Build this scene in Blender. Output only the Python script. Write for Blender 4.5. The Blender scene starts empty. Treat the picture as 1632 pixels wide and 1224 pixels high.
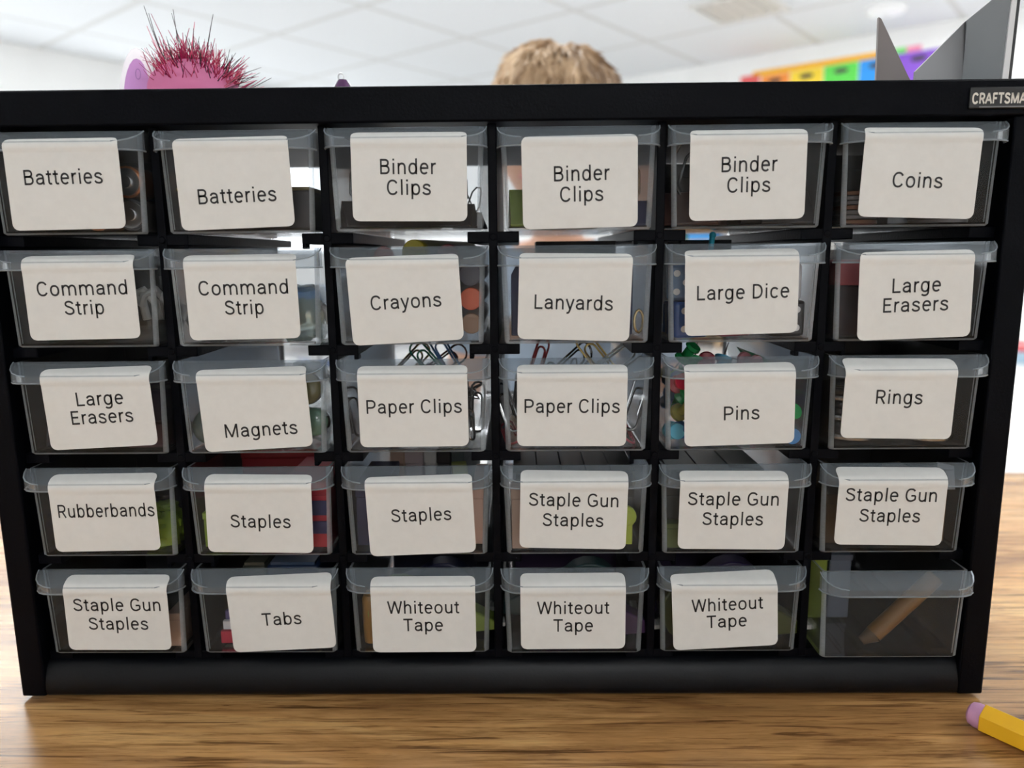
import bpy, math, random
from mathutils import Vector, Matrix, noise
random.seed(7)
S = bpy.context.scene
COL = S.collection
PI = math.pi
Z0 = 0.8905                      # height of the middle of the drawer grid above the floor
TABLE = 0.75                     # table top

# ------------------------------------------------------------------ camera
cd = bpy.data.cameras.new('camera')
cam = bpy.data.objects.new('camera', cd); COL.objects.link(cam)
CAMP = Vector((0.01148, -0.33180, Z0 + 0.06715))
_p, _y, _r = 0.17159, -0.011748, -0.009454
_f = Vector((math.sin(_y)*math.cos(_p), math.cos(_y)*math.cos(_p), -math.sin(_p)))
_rt = Vector((math.cos(_y), -math.sin(_y), 0)); _up = _rt.cross(_f)
_r2 = math.cos(_r)*_rt + math.sin(_r)*_up; _u2 = -math.sin(_r)*_rt + math.cos(_r)*_up
_m = Matrix((_r2, _u2, -_f)).transposed().to_4x4(); _m.translation = CAMP
cam.matrix_world = _m
cd.sensor_width = 36.0; cd.lens = 36.0*1200/1632
cd.clip_start = 0.01; cd.clip_end = 60
cd.dof.use_dof = True; cd.dof.focus_distance = 0.335; cd.dof.aperture_fstop = cd.lens/3.5
S.camera = cam

# ------------------------------------------------------------------ world, exposure
w = bpy.data.worlds.new('daylight'); S.world = w; w.use_nodes = True
w.node_tree.nodes['Background'].inputs[0].default_value = (0.85, 0.92, 1, 1)
w.node_tree.nodes['Background'].inputs[1].default_value = 1.0
S.view_settings.view_transform = 'Standard'; S.view_settings.look = 'None'
S.view_settings.gamma = 1; S.view_settings.use_curve_mapping = False
S.view_settings.exposure = 0.0
S.cycles.transparent_max_bounces = 32
S.cycles.caustics_reflective = False; S.cycles.caustics_refractive = False
LAMP = 21.0                      # strength of the added ceiling panels
PANE = 3.0                       # daylight in the window panes
# added light panels: (distance along the A wall direction, along the B wall direction) from the camera
LAMPS = [(1.3, 4.6), (3.8, 3.0), (5.4, -0.6), (1.2, 1.3), (-1.4, 3.6), (2.4, -1.9), (-2.8, -2.6), (0.3, 6.4), (6.3, -2.0), (5.7, 1.3)]

# ------------------------------------------------------------------ materials
def mat(name, col, rough=.5, metal=0.0, spec=.5, coat=0.0, emit=None, es=0.0, trans=0.0):
    m = bpy.data.materials.new(name); m.use_nodes = True
    b = m.node_tree.nodes['Principled BSDF']
    b.inputs['Base Color'].default_value = (*col, 1); b.inputs['Roughness'].default_value = rough
    b.inputs['Metallic'].default_value = metal; b.inputs['Specular IOR Level'].default_value = spec
    b.inputs['Coat Weight'].default_value = coat
    if emit: b.inputs['Emission Color'].default_value = (*emit, 1); b.inputs['Emission Strength'].default_value = es
    return m
def grain(m, scale, amt, bump=0.0, stretch=(1, 1, 1)):
    """procedural tone variation and fine bump on a plain material"""
    nt = m.node_tree; b = nt.nodes['Principled BSDF']; c = b.inputs['Base Color'].default_value[:]
    tc = nt.nodes.new('ShaderNodeTexCoord'); mp = nt.nodes.new('ShaderNodeMapping'); mp.inputs['Scale'].default_value = stretch
    n = nt.nodes.new('ShaderNodeTexNoise'); n.inputs['Scale'].default_value = scale; n.inputs['Detail'].default_value = 4
    r = nt.nodes.new('ShaderNodeValToRGB')
    r.color_ramp.elements[0].position = .3; r.color_ramp.elements[1].position = .7
    r.color_ramp.elements[0].color = (*[x*(1-amt) for x in c[:3]], 1); r.color_ramp.elements[1].color = (*[min(1, x*(1+amt)) for x in c[:3]], 1)
    nt.links.new(tc.outputs['Object'], mp.inputs[0]); nt.links.new(mp.outputs[0], n.inputs['Vector'])
    nt.links.new(n.outputs[0], r.inputs[0]); nt.links.new(r.outputs[0], b.inputs['Base Color'])
    if bump:
        bp = nt.nodes.new('ShaderNodeBump'); bp.inputs['Strength'].default_value = bump; bp.inputs['Distance'].default_value = .001
        nt.links.new(n.outputs[0], bp.inputs['Height']); nt.links.new(bp.outputs[0], b.inputs['Normal'])
    return m
def plastic(name, tint, haze, hazecol, gl=.06, rough=.12):
    """clear moulded plastic: see-through, a little milky, with a reflective surface"""
    m = bpy.data.materials.new(name); m.use_nodes = True; nt = m.node_tree; nt.nodes.clear()
    N = nt.nodes.new; L = nt.links.new
    out = N('ShaderNodeOutputMaterial'); tr = N('ShaderNodeBsdfTransparent'); tr.inputs[0].default_value = (*tint, 1)
    df = N('ShaderNodeBsdfDiffuse'); df.inputs[0].default_value = (*hazecol, 1)
    tl = N('ShaderNodeBsdfTranslucent'); tl.inputs[0].default_value = (*hazecol, 1)
    ad = N('ShaderNodeMixShader'); ad.inputs[0].default_value = .45; L(df.outputs[0], ad.inputs[1]); L(tl.outputs[0], ad.inputs[2])
    nz = N('ShaderNodeTexNoise'); nz.inputs['Scale'].default_value = 60; nz.inputs['Detail'].default_value = 3
    mr = N('ShaderNodeMapRange'); mr.inputs['To Min'].default_value = haze*.8; mr.inputs['To Max'].default_value = haze*1.2
    L(nz.outputs[0], mr.inputs[0])
    m1 = N('ShaderNodeMixShader'); L(mr.outputs[0], m1.inputs[0]); L(tr.outputs[0], m1.inputs[1]); L(ad.outputs[0], m1.inputs[2])
    g = N('ShaderNodeBsdfGlossy'); g.inputs['Roughness'].default_value = rough
    fr = N('ShaderNodeLayerWeight'); fr.inputs[0].default_value = gl*3
    ml = N('ShaderNodeMath'); ml.operation = 'MULTIPLY'; ml.inputs[1].default_value = .55; L(fr.outputs[0], ml.inputs[0])
    m2 = N('ShaderNodeMixShader'); L(ml.outputs[0], m2.inputs[0]); L(m1.outputs[0], m2.inputs[1]); L(g.outputs[0], m2.inputs[2])
    L(m2.outputs[0], out.inputs[0])
    return m
M = {}
M['black'] = grain(mat('black moulded plastic', (.0018, .0023, .0040), .42, spec=.055), 900, .15, .12)
M['blackgloss'] = mat('black glossy sheet', (.012, .012, .014), .28, spec=.6)
M['blackprint'] = mat('black ink', (.012, .012, .014), .6)
M['badge'] = mat('badge black', (.006, .006, .007), .3)
M['badgeletter'] = mat('badge cream letters', (.72, .69, .62), .5)
M['silver'] = mat('silver', (.55, .55, .56), .3, 1)
M['paper'] = grain(mat('white paper', (.70, .705, .685), .55, spec=.3), 300, .02)
M['bin'] = plastic('clear bin plastic', (.93, .935, .94), .032, (.80, .84, .86), .05, .10)
M['lip'] = plastic('frosted lip plastic', (.86, .88, .90), .17, (.72, .82, .90), .07, .16)
M['edge'] = plastic('milky moulded edge', (.86, .88, .90), .30, (.80, .88, .94), .07, .2)
M['bag'] = plastic('clear plastic bag', (.93, .95, .95), .10, (.9, .95, .95), .12, .12)
def tint_bag(n, c): return plastic(n, tuple(.55+.4*x for x in c), .35, c, .1, .15)
M['wire'] = mat('steel wire', (.42, .42, .42), .25, 1)
def felt(name, col):
    m = bpy.data.materials.new(name); m.use_nodes = True; nt = m.node_tree; nt.nodes.clear()
    o = nt.nodes.new('ShaderNodeOutputMaterial'); d = nt.nodes.new('ShaderNodeBsdfDiffuse'); t = nt.nodes.new('ShaderNodeBsdfTranslucent'); x = nt.nodes.new('ShaderNodeMixShader')
    n = nt.nodes.new('ShaderNodeTexNoise'); n.inputs['Scale'].default_value = 400; r = nt.nodes.new('ShaderNodeValToRGB')
    r.color_ramp.elements[0].color = (*[q*.93 for q in col], 1); r.color_ramp.elements[1].color = (*col, 1); nt.links.new(n.outputs[0], r.inputs[0])
    for q in (d, t): nt.links.new(r.outputs[0], q.inputs[0])
    x.inputs[0].default_value = .72; nt.links.new(d.outputs[0], x.inputs[1]); nt.links.new(t.outputs[0], x.inputs[2]); nt.links.new(x.outputs[0], o.inputs[0]); return m
M['felt_white'] = felt('white felt', (.99, .98, .99)); M['felt_lilac'] = felt('lilac felt', (.88, .62, .90)); M['felt_pink'] = felt('pink plush pile', (.98, .50, .72))
M['clip'] = mat('black spring steel', (.015, .014, .016), .3)
def C(name, col, rough=.45, **k):
    key = 'c_'+name
    if key not in M: M[key] = mat(name, col, rough, **k)
    return M[key]

# ------------------------------------------------------------------ mesh building
class MB:
    def __init__(s): s.v = []; s.f = []; s.i = []; s.mi = 0
    def add(s, vs, fs):
        o = len(s.v); s.v += [tuple(x) for x in vs]; s.f += [tuple(o+k for k in f) for f in fs]; s.i += [s.mi]*len(fs); return s
    def box(s, x0, x1, y0, y1, z0, z1):
        return s.add([(x0,y0,z0),(x1,y0,z0),(x1,y1,z0),(x0,y1,z0),(x0,y0,z1),(x1,y0,z1),(x1,y1,z1),(x0,y1,z1)],
                     [(0,3,2,1),(4,5,6,7),(0,1,5,4),(1,2,6,5),(2,3,7,6),(3,0,4,7)])
    def prism(s, poly, d0, d1, ax='x'):
        """poly in the plane across `ax`, from d0 to d1"""
        n = len(poly)
        def P(a, b, d): return {'x': (d, a, b), 'y': (a, d, b), 'z': (a, b, d)}[ax]
        vs = [P(a, b, d0) for a, b in poly] + [P(a, b, d1) for a, b in poly]
        fs = [tuple(range(n))[::-1], tuple(range(n, 2*n))] + [(k, (k+1) % n, n+(k+1) % n, n+k) for k in range(n)]
        return s.add(vs, fs)
    def loft(s, rings, cap0=True, cap1=True, close=False):
        n = len(rings[0]); vs = [p for r in rings for p in r]; fs = []
        R = len(rings)
        for a in range(R if close else R-1):
            b = (a+1) % R
            fs += [(a*n+k, a*n+(k+1) % n, b*n+(k+1) % n, b*n+k) for k in range(n)]
        if cap0 and not close: fs.append(tuple(range(n))[::-1])
        if cap1 and not close: fs.append(tuple((R-1)*n+k for k in range(n)))
        return s.add(vs, fs)
    def cyl(s, p0, p1, r0, r1=None, n=16, rings=None):
        """rings: list of (t, r) along p0->p1"""
        p0, p1 = Vector(p0), Vector(p1); d = p1-p0; q = d.to_track_quat('Z', 'Y')
        rr = rings or [(0, r0), (1, r0 if r1 is None else r1)]
        out = []
        for t, r in rr:
            out.append([p0+d*t+q @ Vector((r*math.cos(2*PI*k/n), r*math.sin(2*PI*k/n), 0)) for k in range(n)])
        return s.loft(out)
    def ball(s, c, r, n=16, m=10, fn=None):
        if isinstance(r, (int, float)): r = (r, r, r)
        c = Vector(c); out = []
        for a in range(m+1):
            th = -PI/2+PI*a/m; ct = max(math.cos(th), .02)
            ring = []
            for k in range(n):
                u = Vector((ct*math.cos(2*PI*k/n), ct*math.sin(2*PI*k/n), math.sin(th)))
                g = fn(u) if fn else 1
                ring.append(c+Vector((u.x*r[0], u.y*r[1], u.z*r[2]))*g)
            out.append(ring)
        return s.loft(out)
    def tube(s, pts, r, n=6, closed=False, r1=None):
        pts = [Vector(p) for p in pts]; N = len(pts); out = []; prev = None
        for k, p in enumerate(pts):
            a = pts[(k-1) % N] if closed or k > 0 else p; b = pts[(k+1) % N] if closed or k < N-1 else p
            t = (b-a).normalized()
            if prev is None: nx = t.orthogonal().normalized()
            else:
                nx = prev-t*prev.dot(t); nx = nx.normalized() if nx.length > 1e-9 else t.orthogonal().normalized()
            prev = nx; by = t.cross(nx)
            rk = r if r1 is None else r+(r1-r)*k/max(1, N-1)
            out.append([p+(nx*math.cos(2*PI*j/n)+by*math.sin(2*PI*j/n))*rk for j in range(n)])
        return s.loft(out, close=closed)
    def build(s, name, m, parent=None, loc=None, rot=None, smooth=True, bevel=0.0, angle=35):
        me = bpy.data.meshes.new(name); me.from_pydata(s.v, [], s.f)
        for q in (m if isinstance(m, (list, tuple)) else [m]): me.materials.append(q)
        for p, k in zip(me.polygons, s.i): p.material_index = k
        me.validate(); me.update()
        if smooth:
            for p in me.polygons: p.use_smooth = True
            me.set_sharp_from_angle(angle=math.radians(angle))
        o = bpy.data.objects.new(name, me); COL.objects.link(o)
        if parent: o.parent = parent
        if loc: o.location = loc
        if rot: o.rotation_euler = rot
        if bevel:
            b = o.modifiers.new('edge', 'BEVEL'); b.width = bevel; b.segments = 2; b.limit_method = 'ANGLE'; b.angle_limit = math.radians(40)
        return o
def tag(o, label, cat, group=None, kind=None):
    o['label'] = label; o['category'] = cat
    if group: o['group'] = group
    if kind: o['kind'] = kind
    return o
def thing(name, label, cat, loc=(0, 0, 0), rot=(0, 0, 0), group=None):
    o = bpy.data.objects.new(name, None); COL.objects.link(o); o.empty_display_size = .01
    o.location = loc; o.rotation_euler = rot
    return tag(o, label, cat, group)
def struct(o): o['kind'] = 'structure'; return o
def copy_tree(o, parent=None):
    c = o.copy(); COL.objects.link(c)
    if parent: c.parent = parent
    for ch in list(o.children): copy_tree(ch, c)
    return c
def arc(cx, cy, rx, ry, a0, a1, n=10):
    return [(cx+rx*math.cos(math.radians(a0+(a1-a0)*k/n)), cy+ry*math.sin(math.radians(a0+(a1-a0)*k/n))) for k in range(n+1)]

# ------------------------------------------------------------------ room
AA = Vector((math.sin(math.radians(38.7)), math.cos(math.radians(38.7)), 0)); BB = Vector((-AA.y, AA.x, 0))
def AB(a, b, z): return Vector((CAMP.x, CAMP.y, 0))+AA*a+BB*b+Vector((0, 0, z))
CEIL = CAMP.z+1.9
A0, A1, B0, B1 = -3.2, 7.6, -3.4, 8.0
RZ = math.atan2(AA.y, AA.x)
def roombox(mb, a0, a1, b0, b1, z0, z1):
    c = [AB(a, b, z) for z in (z0, z1) for a, b in ((a0, b0), (a1, b0), (a1, b1), (a0, b1))]
    return mb.add(c, [(0,3,2,1),(4,5,6,7),(0,1,5,4),(1,2,6,5),(2,3,7,6),(3,0,4,7)])
# ceiling tiles: grid lines in a procedural material
mc = mat('ceiling tiles', (.80, .81, .82), .9, spec=.1)
nt = mc.node_tree; b = nt.nodes['Principled BSDF']
tc = nt.nodes.new('ShaderNodeTexCoord'); mp = nt.nodes.new('ShaderNodeMapping')
mp.inputs['Rotation'].default_value = (0, 0, -RZ)
sx = nt.nodes.new('ShaderNodeSeparateXYZ'); nt.links.new(tc.outputs['Object'], mp.inputs[0]); nt.links.new(mp.outputs[0], sx.inputs[0])
def gridline(sock, off):
    a = nt.nodes.new('ShaderNodeMath'); a.operation = 'ADD'; a.inputs[1].default_value = off+200
    nt.links.new(sock, a.inputs[0])
    d = nt.nodes.new('ShaderNodeMath'); d.operation = 'MODULO'; d.inputs[1].default_value = 1.17; nt.links.new(a.outputs[0], d.inputs[0])
    l = nt.nodes.new('ShaderNodeMath'); l.operation = 'LESS_THAN'; l.inputs[1].default_value = .055; nt.links.new(d.outputs[0], l.inputs[0])
    return l.outputs[0]
_o = AB(0, 0, 0)
_ox, _oy = _o.dot(AA), _o.dot(BB)
# lines measured in the room: A direction lines at B = 3.56, 2.335 ; B direction lines at A = 5.19, 6.30
g1 = gridline(sx.outputs[0], -(5.19+_ox) % 1.17); g2 = gridline(sx.outputs[1], -(3.56+_oy) % 1.17)
mx = nt.nodes.new('ShaderNodeMath'); mx.operation = 'MAXIMUM'; nt.links.new(g1, mx.inputs[0]); nt.links.new(g2, mx.inputs[1])
mi = nt.nodes.new('ShaderNodeMix'); mi.data_type = 'RGBA'
mi.inputs['A'].default_value = (.73, .745, .76, 1); mi.inputs['B'].default_value = (.62, .62, .61, 1)
nt.links.new(mx.outputs[0], mi.inputs['Factor']); nt.links.new(mi.outputs['Result'], b.inputs['Base Color'])
struct(roombox(MB(), A0, A1, B0, B1, CEIL, CEIL+.06).build('ceiling', mc, smooth=False))
mw = grain(mat('painted wall', (.93, .93, .92), .7, spec=.2), 3, .02)
mfl = grain(mat('pale vinyl floor', (.66, .65, .635), .3), 2, .05)
struct(roombox(MB(), A0, A1, B0, B1, -.06, 0).build('floor', mfl, smooth=False))
struct(roombox(MB(), A1, A1+.1, B0, B1, 0, CEIL).build('wall_right', mw, smooth=False))
struct(roombox(MB(), A0-.1, A0, B0, B1, 0, CEIL).build('wall_left', mw, smooth=False))
struct(roombox(MB(), A0, A1, B0-.1, B0, 0, CEIL).build('wall_front', mw, smooth=False))
WZ0, WZ1 = .95, 2.38
WIN = [(-2.4, -.4), (.3, 2.3), (2.9, 4.9), (5.3, 7.1)]
wb = MB()
roombox(wb, A0, A1, B1, B1+.12, 0, WZ0); roombox(wb, A0, A1, B1, B1+.12, WZ1, CEIL)
e = [A0]+[x for p in WIN for x in p]+[A1]
for k in range(0, len(e), 2): roombox(wb, e[k], e[k+1], B1, B1+.12, WZ0, WZ1)
struct(wb.build('wall_back', mw, smooth=False))
mpane = mat('bright daylight pane', (.8, .85, .9), .2, emit=(.93, .97, 1.0), es=PANE)
mfrm = mat('white window frame', (.75, .75, .74), .4)
for k, (a0, a1) in enumerate(WIN):
    o = roombox(MB(), a0, a1, B1+.07, B1+.085, WZ0, WZ1).build('window_%d' % (k+1), mpane, smooth=False); struct(o)
    fr = MB()
    for (p, q, r_, s_) in ((a0, a0+.05, WZ0, WZ1), (a1-.05, a1, WZ0, WZ1), (a0, a1, WZ0, WZ0+.05), (a0, a1, WZ1-.05, WZ1), ((a0+a1)/2-.025, (a0+a1)/2+.025, WZ0, WZ1)):
        roombox(fr, p, q, B1+.02, B1+.065, r_, s_)
    fr.build('window_frame', mfrm, o, smooth=False)
mbase = mat('blue grey baseboard', (.30, .42, .52), .5)
struct(roombox(MB(), A1-.02, A1, B0, B1, 0, .11).build('baseboard_right', mbase, smooth=False))
struct(roombox(MB(), A0, A1, B1-.02, B1, 0, .11).build('baseboard_back', mbase, smooth=False))

# ceiling lamps out of view, added to brighten walls, ceiling, labels and table
mlamp = mat('lit lamp diffuser', (.9, .9, .9), .5, emit=(.965, .985, 1.0), es=LAMP)
mlf = mat('lamp frame', (.8, .8, .8), .4)
where = ['over the window side of the room', 'beyond the fair-haired child', 'right of the wall of coloured posters', 'above the front of the table',
         'by the window behind the viewer', 'over the right-hand end of the table', 'far behind the viewer', 'close to the far left corner of the room', 'in the far right corner of the room', 'in front of the wall of coloured posters']
for (a, b_), wh in zip(LAMPS, where):
    t = thing('added_ceiling_light', 'added, unseen long white ceiling light panel '+wh, 'ceiling light', AB(a, b_, CEIL), (0, 0, RZ), 'added ceiling light panels')
    MB().box(-.6, .6, -.3, .3, -.02, -.008).build('diffuser', mlamp, t, smooth=False)
    f_ = MB()
    for q in ((-.63, .63, -.33, -.3), (-.63, .63, .3, .33), (-.63, -.6, -.3, .3), (.6, .63, -.3, .3)): f_.box(*q, -.03, 0)
    f_.build('frame', mlf, t, smooth=False)

# ceiling vent and smoke detector
t = thing('ceiling_vent', 'square white slatted air vent set in the tiled ceiling', 'vent', AB(6.06, 2.62, CEIL), (0, 0, RZ))
f_ = MB()
for q in ((-.3, .3, -.3, -.26), (-.3, .3, .26, .3), (-.3, -.26, -.26, .26), (.26, .3, -.26, .26)): f_.box(*q, -.02, 0)
f_.build('frame', mat('vent frame', (.70, .69, .66), .5), t, smooth=False)
f_ = MB()
for k in range(5):
    y = -.2+k*.1
    f_.add([(-.26, y-.035, -.004), (.26, y-.035, -.004), (.26, y+.02, -.03), (-.26, y+.02, -.03), (-.26, y-.035, -.001), (.26, y-.035, -.001), (.26, y+.025, -.028), (-.26, y+.025, -.028)],
           [(0,3,2,1),(4,5,6,7),(0,1,5,4),(1,2,6,5),(2,3,7,6),(3,0,4,7)])
f_.build('slats', mat('vent slats', (.60, .57, .52), .5), t, smooth=False)
MB().box(-.26, .26, -.26, .26, -.0009, -.0002).build('duct', mat('vent dark duct', (.12, .11, .10), .8), t, smooth=False)
t = thing('smoke_detector', 'round white smoke detector on the ceiling above the dark file holder', 'smoke detector', AB(6.86, 1.74, CEIL))
MB().cyl((0, 0, -.06), (0, 0, 0), .1, n=28, rings=[(0, .07), (.25, .13), (.75, .15), (1, .15)]).build('housing', mat('detector white', (.92, .92, .92), .4), t)
MB().cyl((0, 0, -.068), (0, 0, -.058), .035, n=16).build('sensor_cap', mat('detector cap', (.8, .8, .8), .4), t)

# coloured paper border and posters high on the right wall
def paper(n, c): return grain(C(n, c, .6), 40, .03)
for (s0, s1, zt0, zb, c, nm) in ((3.12, 1.86, 1.745, 1.695, (1.0, .50, .01), 'orange yellow'), (1.86, 1.74, 1.745, 1.70, (.20, .80, .16), 'bright green'), (1.74, 1.62, 1.745, 1.70, (.95, .30, .48), 'pink')):
    tag(MB().box(-.005, -.001, -(s0-s1)/2, (s0-s1)/2, -(zt0-zb)/2, (zt0-zb)/2).build('border_strip', paper(nm+' border', c), None, AB(A1, (s0+s1)/2, CAMP.z+(zt0+zb)/2), (0, 0, RZ), smooth=False), nm+' paper border strip along the top of the right wall', 'wall border', 'wall border strips')
CARDS = [('red', (.85, .13, .13), 3.24, 3.05, 1.715, 'nearest the far corner'), ('orange', (1.0, .33, .06), 3.03, 2.755, 1.69, 'next to the red one'), ('yellow', (1.0, .72, .05), 2.745, 2.44, 1.69, 'beside the orange one'),
         ('green', (.13, .75, .10), 2.43, 2.13, 1.69, 'between the yellow and blue ones'), ('blue', (.03, .33, .88), 2.12, 1.83, 1.69, 'behind the pointed dark flap'), ('purple', (.27, .10, .66), 1.82, 1.45, 1.695, 'in the notch of the dark file holder')]
for nm, c, s0, s1, zt, wh in CARDS:
    t = thing('wall_poster', nm+' poster high on the right wall '+wh, 'poster', AB(A1, (s0+s1)/2, 0), group='rainbow posters')
    mb_ = MB(); hw = (s0-s1)/2
    cc = [AA*a+BB*s+Vector((0, 0, z)) for z in (CAMP.z+zt-.4, CAMP.z+zt) for a, s in ((-.005, -hw), (0, -hw), (0, hw), (-.005, hw))]
    mb_.add(cc, [(0,3,2,1),(4,5,6,7),(0,1,5,4),(1,2,6,5),(2,3,7,6),(3,0,4,7)])
    mb_.build('sheet', paper(nm+' poster', c), t, smooth=False)
    if nm != 'red':
        k_ = MB(); q = [(.065*math.cos(a*PI/8), .024*math.sin(a*PI/8)) for a in range(16)]
        k_.add([AA*(-.007)+BB*u+Vector((0, 0, CAMP.z+zt-.06+v)) for u, v in q]+[AA*(-.0055)+BB*u+Vector((0, 0, CAMP.z+zt-.06+v)) for u, v in q],
               [tuple(range(16)), tuple(range(16, 32))[::-1]]+[(i, (i+1) % 16, 16+(i+1) % 16, 16+i) for i in range(16)])
        k_.build('printed_mark', C('poster mark', (.06, .05, .05), .6), t, smooth=False)

# ------------------------------------------------------------------ table
mt = bpy.data.materials.new('walnut laminate'); mt.use_nodes = True
nt = mt.node_tree; b = nt.nodes['Principled BSDF']; N = nt.nodes.new; L = nt.links.new
tc = N('ShaderNodeTexCoord')
def nz(scale, st, detail=5, rough=.6, dist=0.0):
    mp = N('ShaderNodeMapping'); mp.inputs['Scale'].default_value = st; L(tc.outputs['Object'], mp.inputs[0])
    n = N('ShaderNodeTexNoise'); n.inputs['Scale'].default_value = scale; n.inputs['Detail'].default_value = detail
    n.inputs['Roughness'].default_value = rough; n.inputs['Distortion'].default_value = dist; L(mp.outputs[0], n.inputs['Vector']); return n.outputs[0]
def ramp(sock, pts):
    r = N('ShaderNodeValToRGB'); cr = r.color_ramp
    while len(cr.elements) < len(pts): cr.elements.new(.5)
    for e_, (p, c) in zip(cr.elements, pts): e_.position = p; e_.color = (*c, 1)
    L(sock, r.inputs[0]); return r.outputs[0]
big = nz(9, (.55, 2.6, 1), 5, .6, 1.2)
base = ramp(big, [(.28, (.28, .135, .045)), (.47, (.48, .25, .090)), (.56, (.60, .33, .125)), (.75, (.75, .47, .20))])
fine = ramp(nz(90, (.16, 3.2, 1), 6, .75), [(.30, (.48, .43, .38)), (.50, (1, 1, 1)), (.72, (1.25, 1.22, 1.16))])
streak = ramp(nz(60, (.22, 4.4, 1), 4, .6, .6), [(.33, (.30, .27, .25)), (.40, (.62, .58, .55)), (.46, (1, 1, 1)), (.9, (1, 1, 1))])
def mul(a, c):
    m = N('ShaderNodeMix'); m.data_type = 'RGBA'; m.blend_type = 'MULTIPLY'; m.inputs['Factor'].default_value = 1
    L(a, m.inputs['A']); L(c, m.inputs['B']); return m.outputs['Result']
pores = ramp(nz(260, (.10, 2.2, 1), 5, .75, .3), [(.34, (.50, .44, .38)), (.43, (1, 1, 1)), (.62, (1, 1, 1)), (.75, (1.28, 1.26, 1.2))])
L(mul(mul(mul(base, fine), streak), pores), b.inputs['Base Color'])
b.inputs['Roughness'].default_value = .27; b.inputs['Specular IOR Level'].default_value = .6
t = thing('table', 'long wood-grain laminate table carrying the drawer cabinet', 'table', (0, 0, 0))
MB().box(-1.0, .95, -.62, .36, TABLE-.03, TABLE).build('table_top', mt, t, bevel=.003)
for x in (-.94, .89):
    for y in (-.56, .30):
        MB().cyl((x, y, 0), (x, y, TABLE-.03), .02, n=16).build('leg', C('table leg grey', (.3, .3, .31), .35, metal=.6), t)

# ------------------------------------------------------------------ drawer cabinet
PX, PZ = .072, .04887
cab = thing('drawer_cabinet', 'black plastic cabinet of thirty small clear drawers standing on the table', 'drawer cabinet', (0, 0, TABLE))
cz = Z0-TABLE                                             # grid centre above the table
HW, FY, BK = .2272, -.006, .155
ZT, ZB = .1357, -.1388
s_ = MB()
s_.box(-HW, HW, FY, BK, .1212+cz, ZT+cz)                  # top
s_.box(-HW, -.2156, FY, BK, ZB+cz, .1212+cz); s_.box(.2156, HW, FY, BK, ZB+cz, .1212+cz)
s_.build('shell', M['black'], cab, bevel=.0009)
cv = [(.002, -.1225), (-.0005, -.1228), (-.0022, -.1241), (-.0034, -.1262), (-.0046, -.1290), (-.0054, -.1320), (-.0058, -.1350), (-.0055, -.1375), (-.004, -.1392), (BK, -.1392), (BK, -.1225)]
MB().prism([(y, z+cz) for y, z in cv][::-1], -.2156, .2156, 'x').build('base_rail', grain(mat('black rail plastic', (.003, .0036, .005), .36, spec=.18), 900, .15, .08), cab, angle=50)
for x in (-.2, .2):
    for y in (.02, .14):
        MB().cyl((x, y, 0), (x, y, .0016), .008, n=14).build('foot', C('rubber foot', (.01, .01, .01), .8), cab)
g_ = MB()
for k in range(1, 6):
    x = (k-3)*PX; g_.box(x-.0019, x+.0019, 0, BK-.002, -.1226+cz, .1213+cz)
for k in range(0, 7):
    x = (k-3)*PX
    for j in range(1, 6):
        z = (2.5-j)*PZ+cz
        l, r_ = x-.0112, x+.0112
        if k == 0: l = -.2157
        if k == 6: r_ = .2157
        g_.box(l, r_, .0004, BK-.003, z-.0014, z+.0033)
        if 0 < k < 6 and j < 5:
            g_.cyl((x, -.0006, z+.001), (x, .0006, z+.001), .0016, n=12)
            if (k+j) % 2: g_.box(l, l+.002, .0004, .006, z-.0034, z-.0012)
            if (k*j) % 3 == 1: g_.box(r_-.002, r_, .0004, .006, z-.0034, z-.0012)
for j in range(1, 5):                                       # back straps
    pass
g_.build('divider_grid', M['black'], cab, bevel=.0004)

# stroke lettering: centre lines of a plain sans serif, capital height 100
def bez(p0, p1, p2, p3, n=8):
    return [tuple((1-t)**3*a+3*(1-t)**2*t*b_+3*(1-t)*t*t*c+t**3*d for a, b_, c, d in zip(p0, p1, p2, p3)) for t in [k/n for k in range(n+1)]]
def oval(cx, cy, rx, ry, a0=0, a1=360, n=26, e=2.25):
    out = []
    for k in range(n+1):
        a = math.radians(a0+(a1-a0)*k/n); c, s = math.cos(a), math.sin(a)
        out.append((cx+rx*math.copysign(abs(c)**(2/e), c), cy+ry*math.copysign(abs(s)**(2/e), s)))
    return out
def V(x, y0, y1): return [(x, y0), (x, y1)]
HB = 6.6
xh = 74
bowl = lambda cx: oval(cx, 37, 26, 32.5)
Sx = bez((72, 76), (66, 98), (17, 99), (16, 75))+bez((16, 75), (16, 52), (73, 58), (74, 28))[1:]+bez((74, 28), (74, -1), (18, -1), (11, 26))[1:]
sx_ = bez((59, 54), (56, 73), (15, 74), (14, 54))+bez((14, 54), (14, 38), (59, 42), (60, 20))[1:]+bez((60, 20), (60, 0), (15, -1), (9, 20))[1:]
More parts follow.
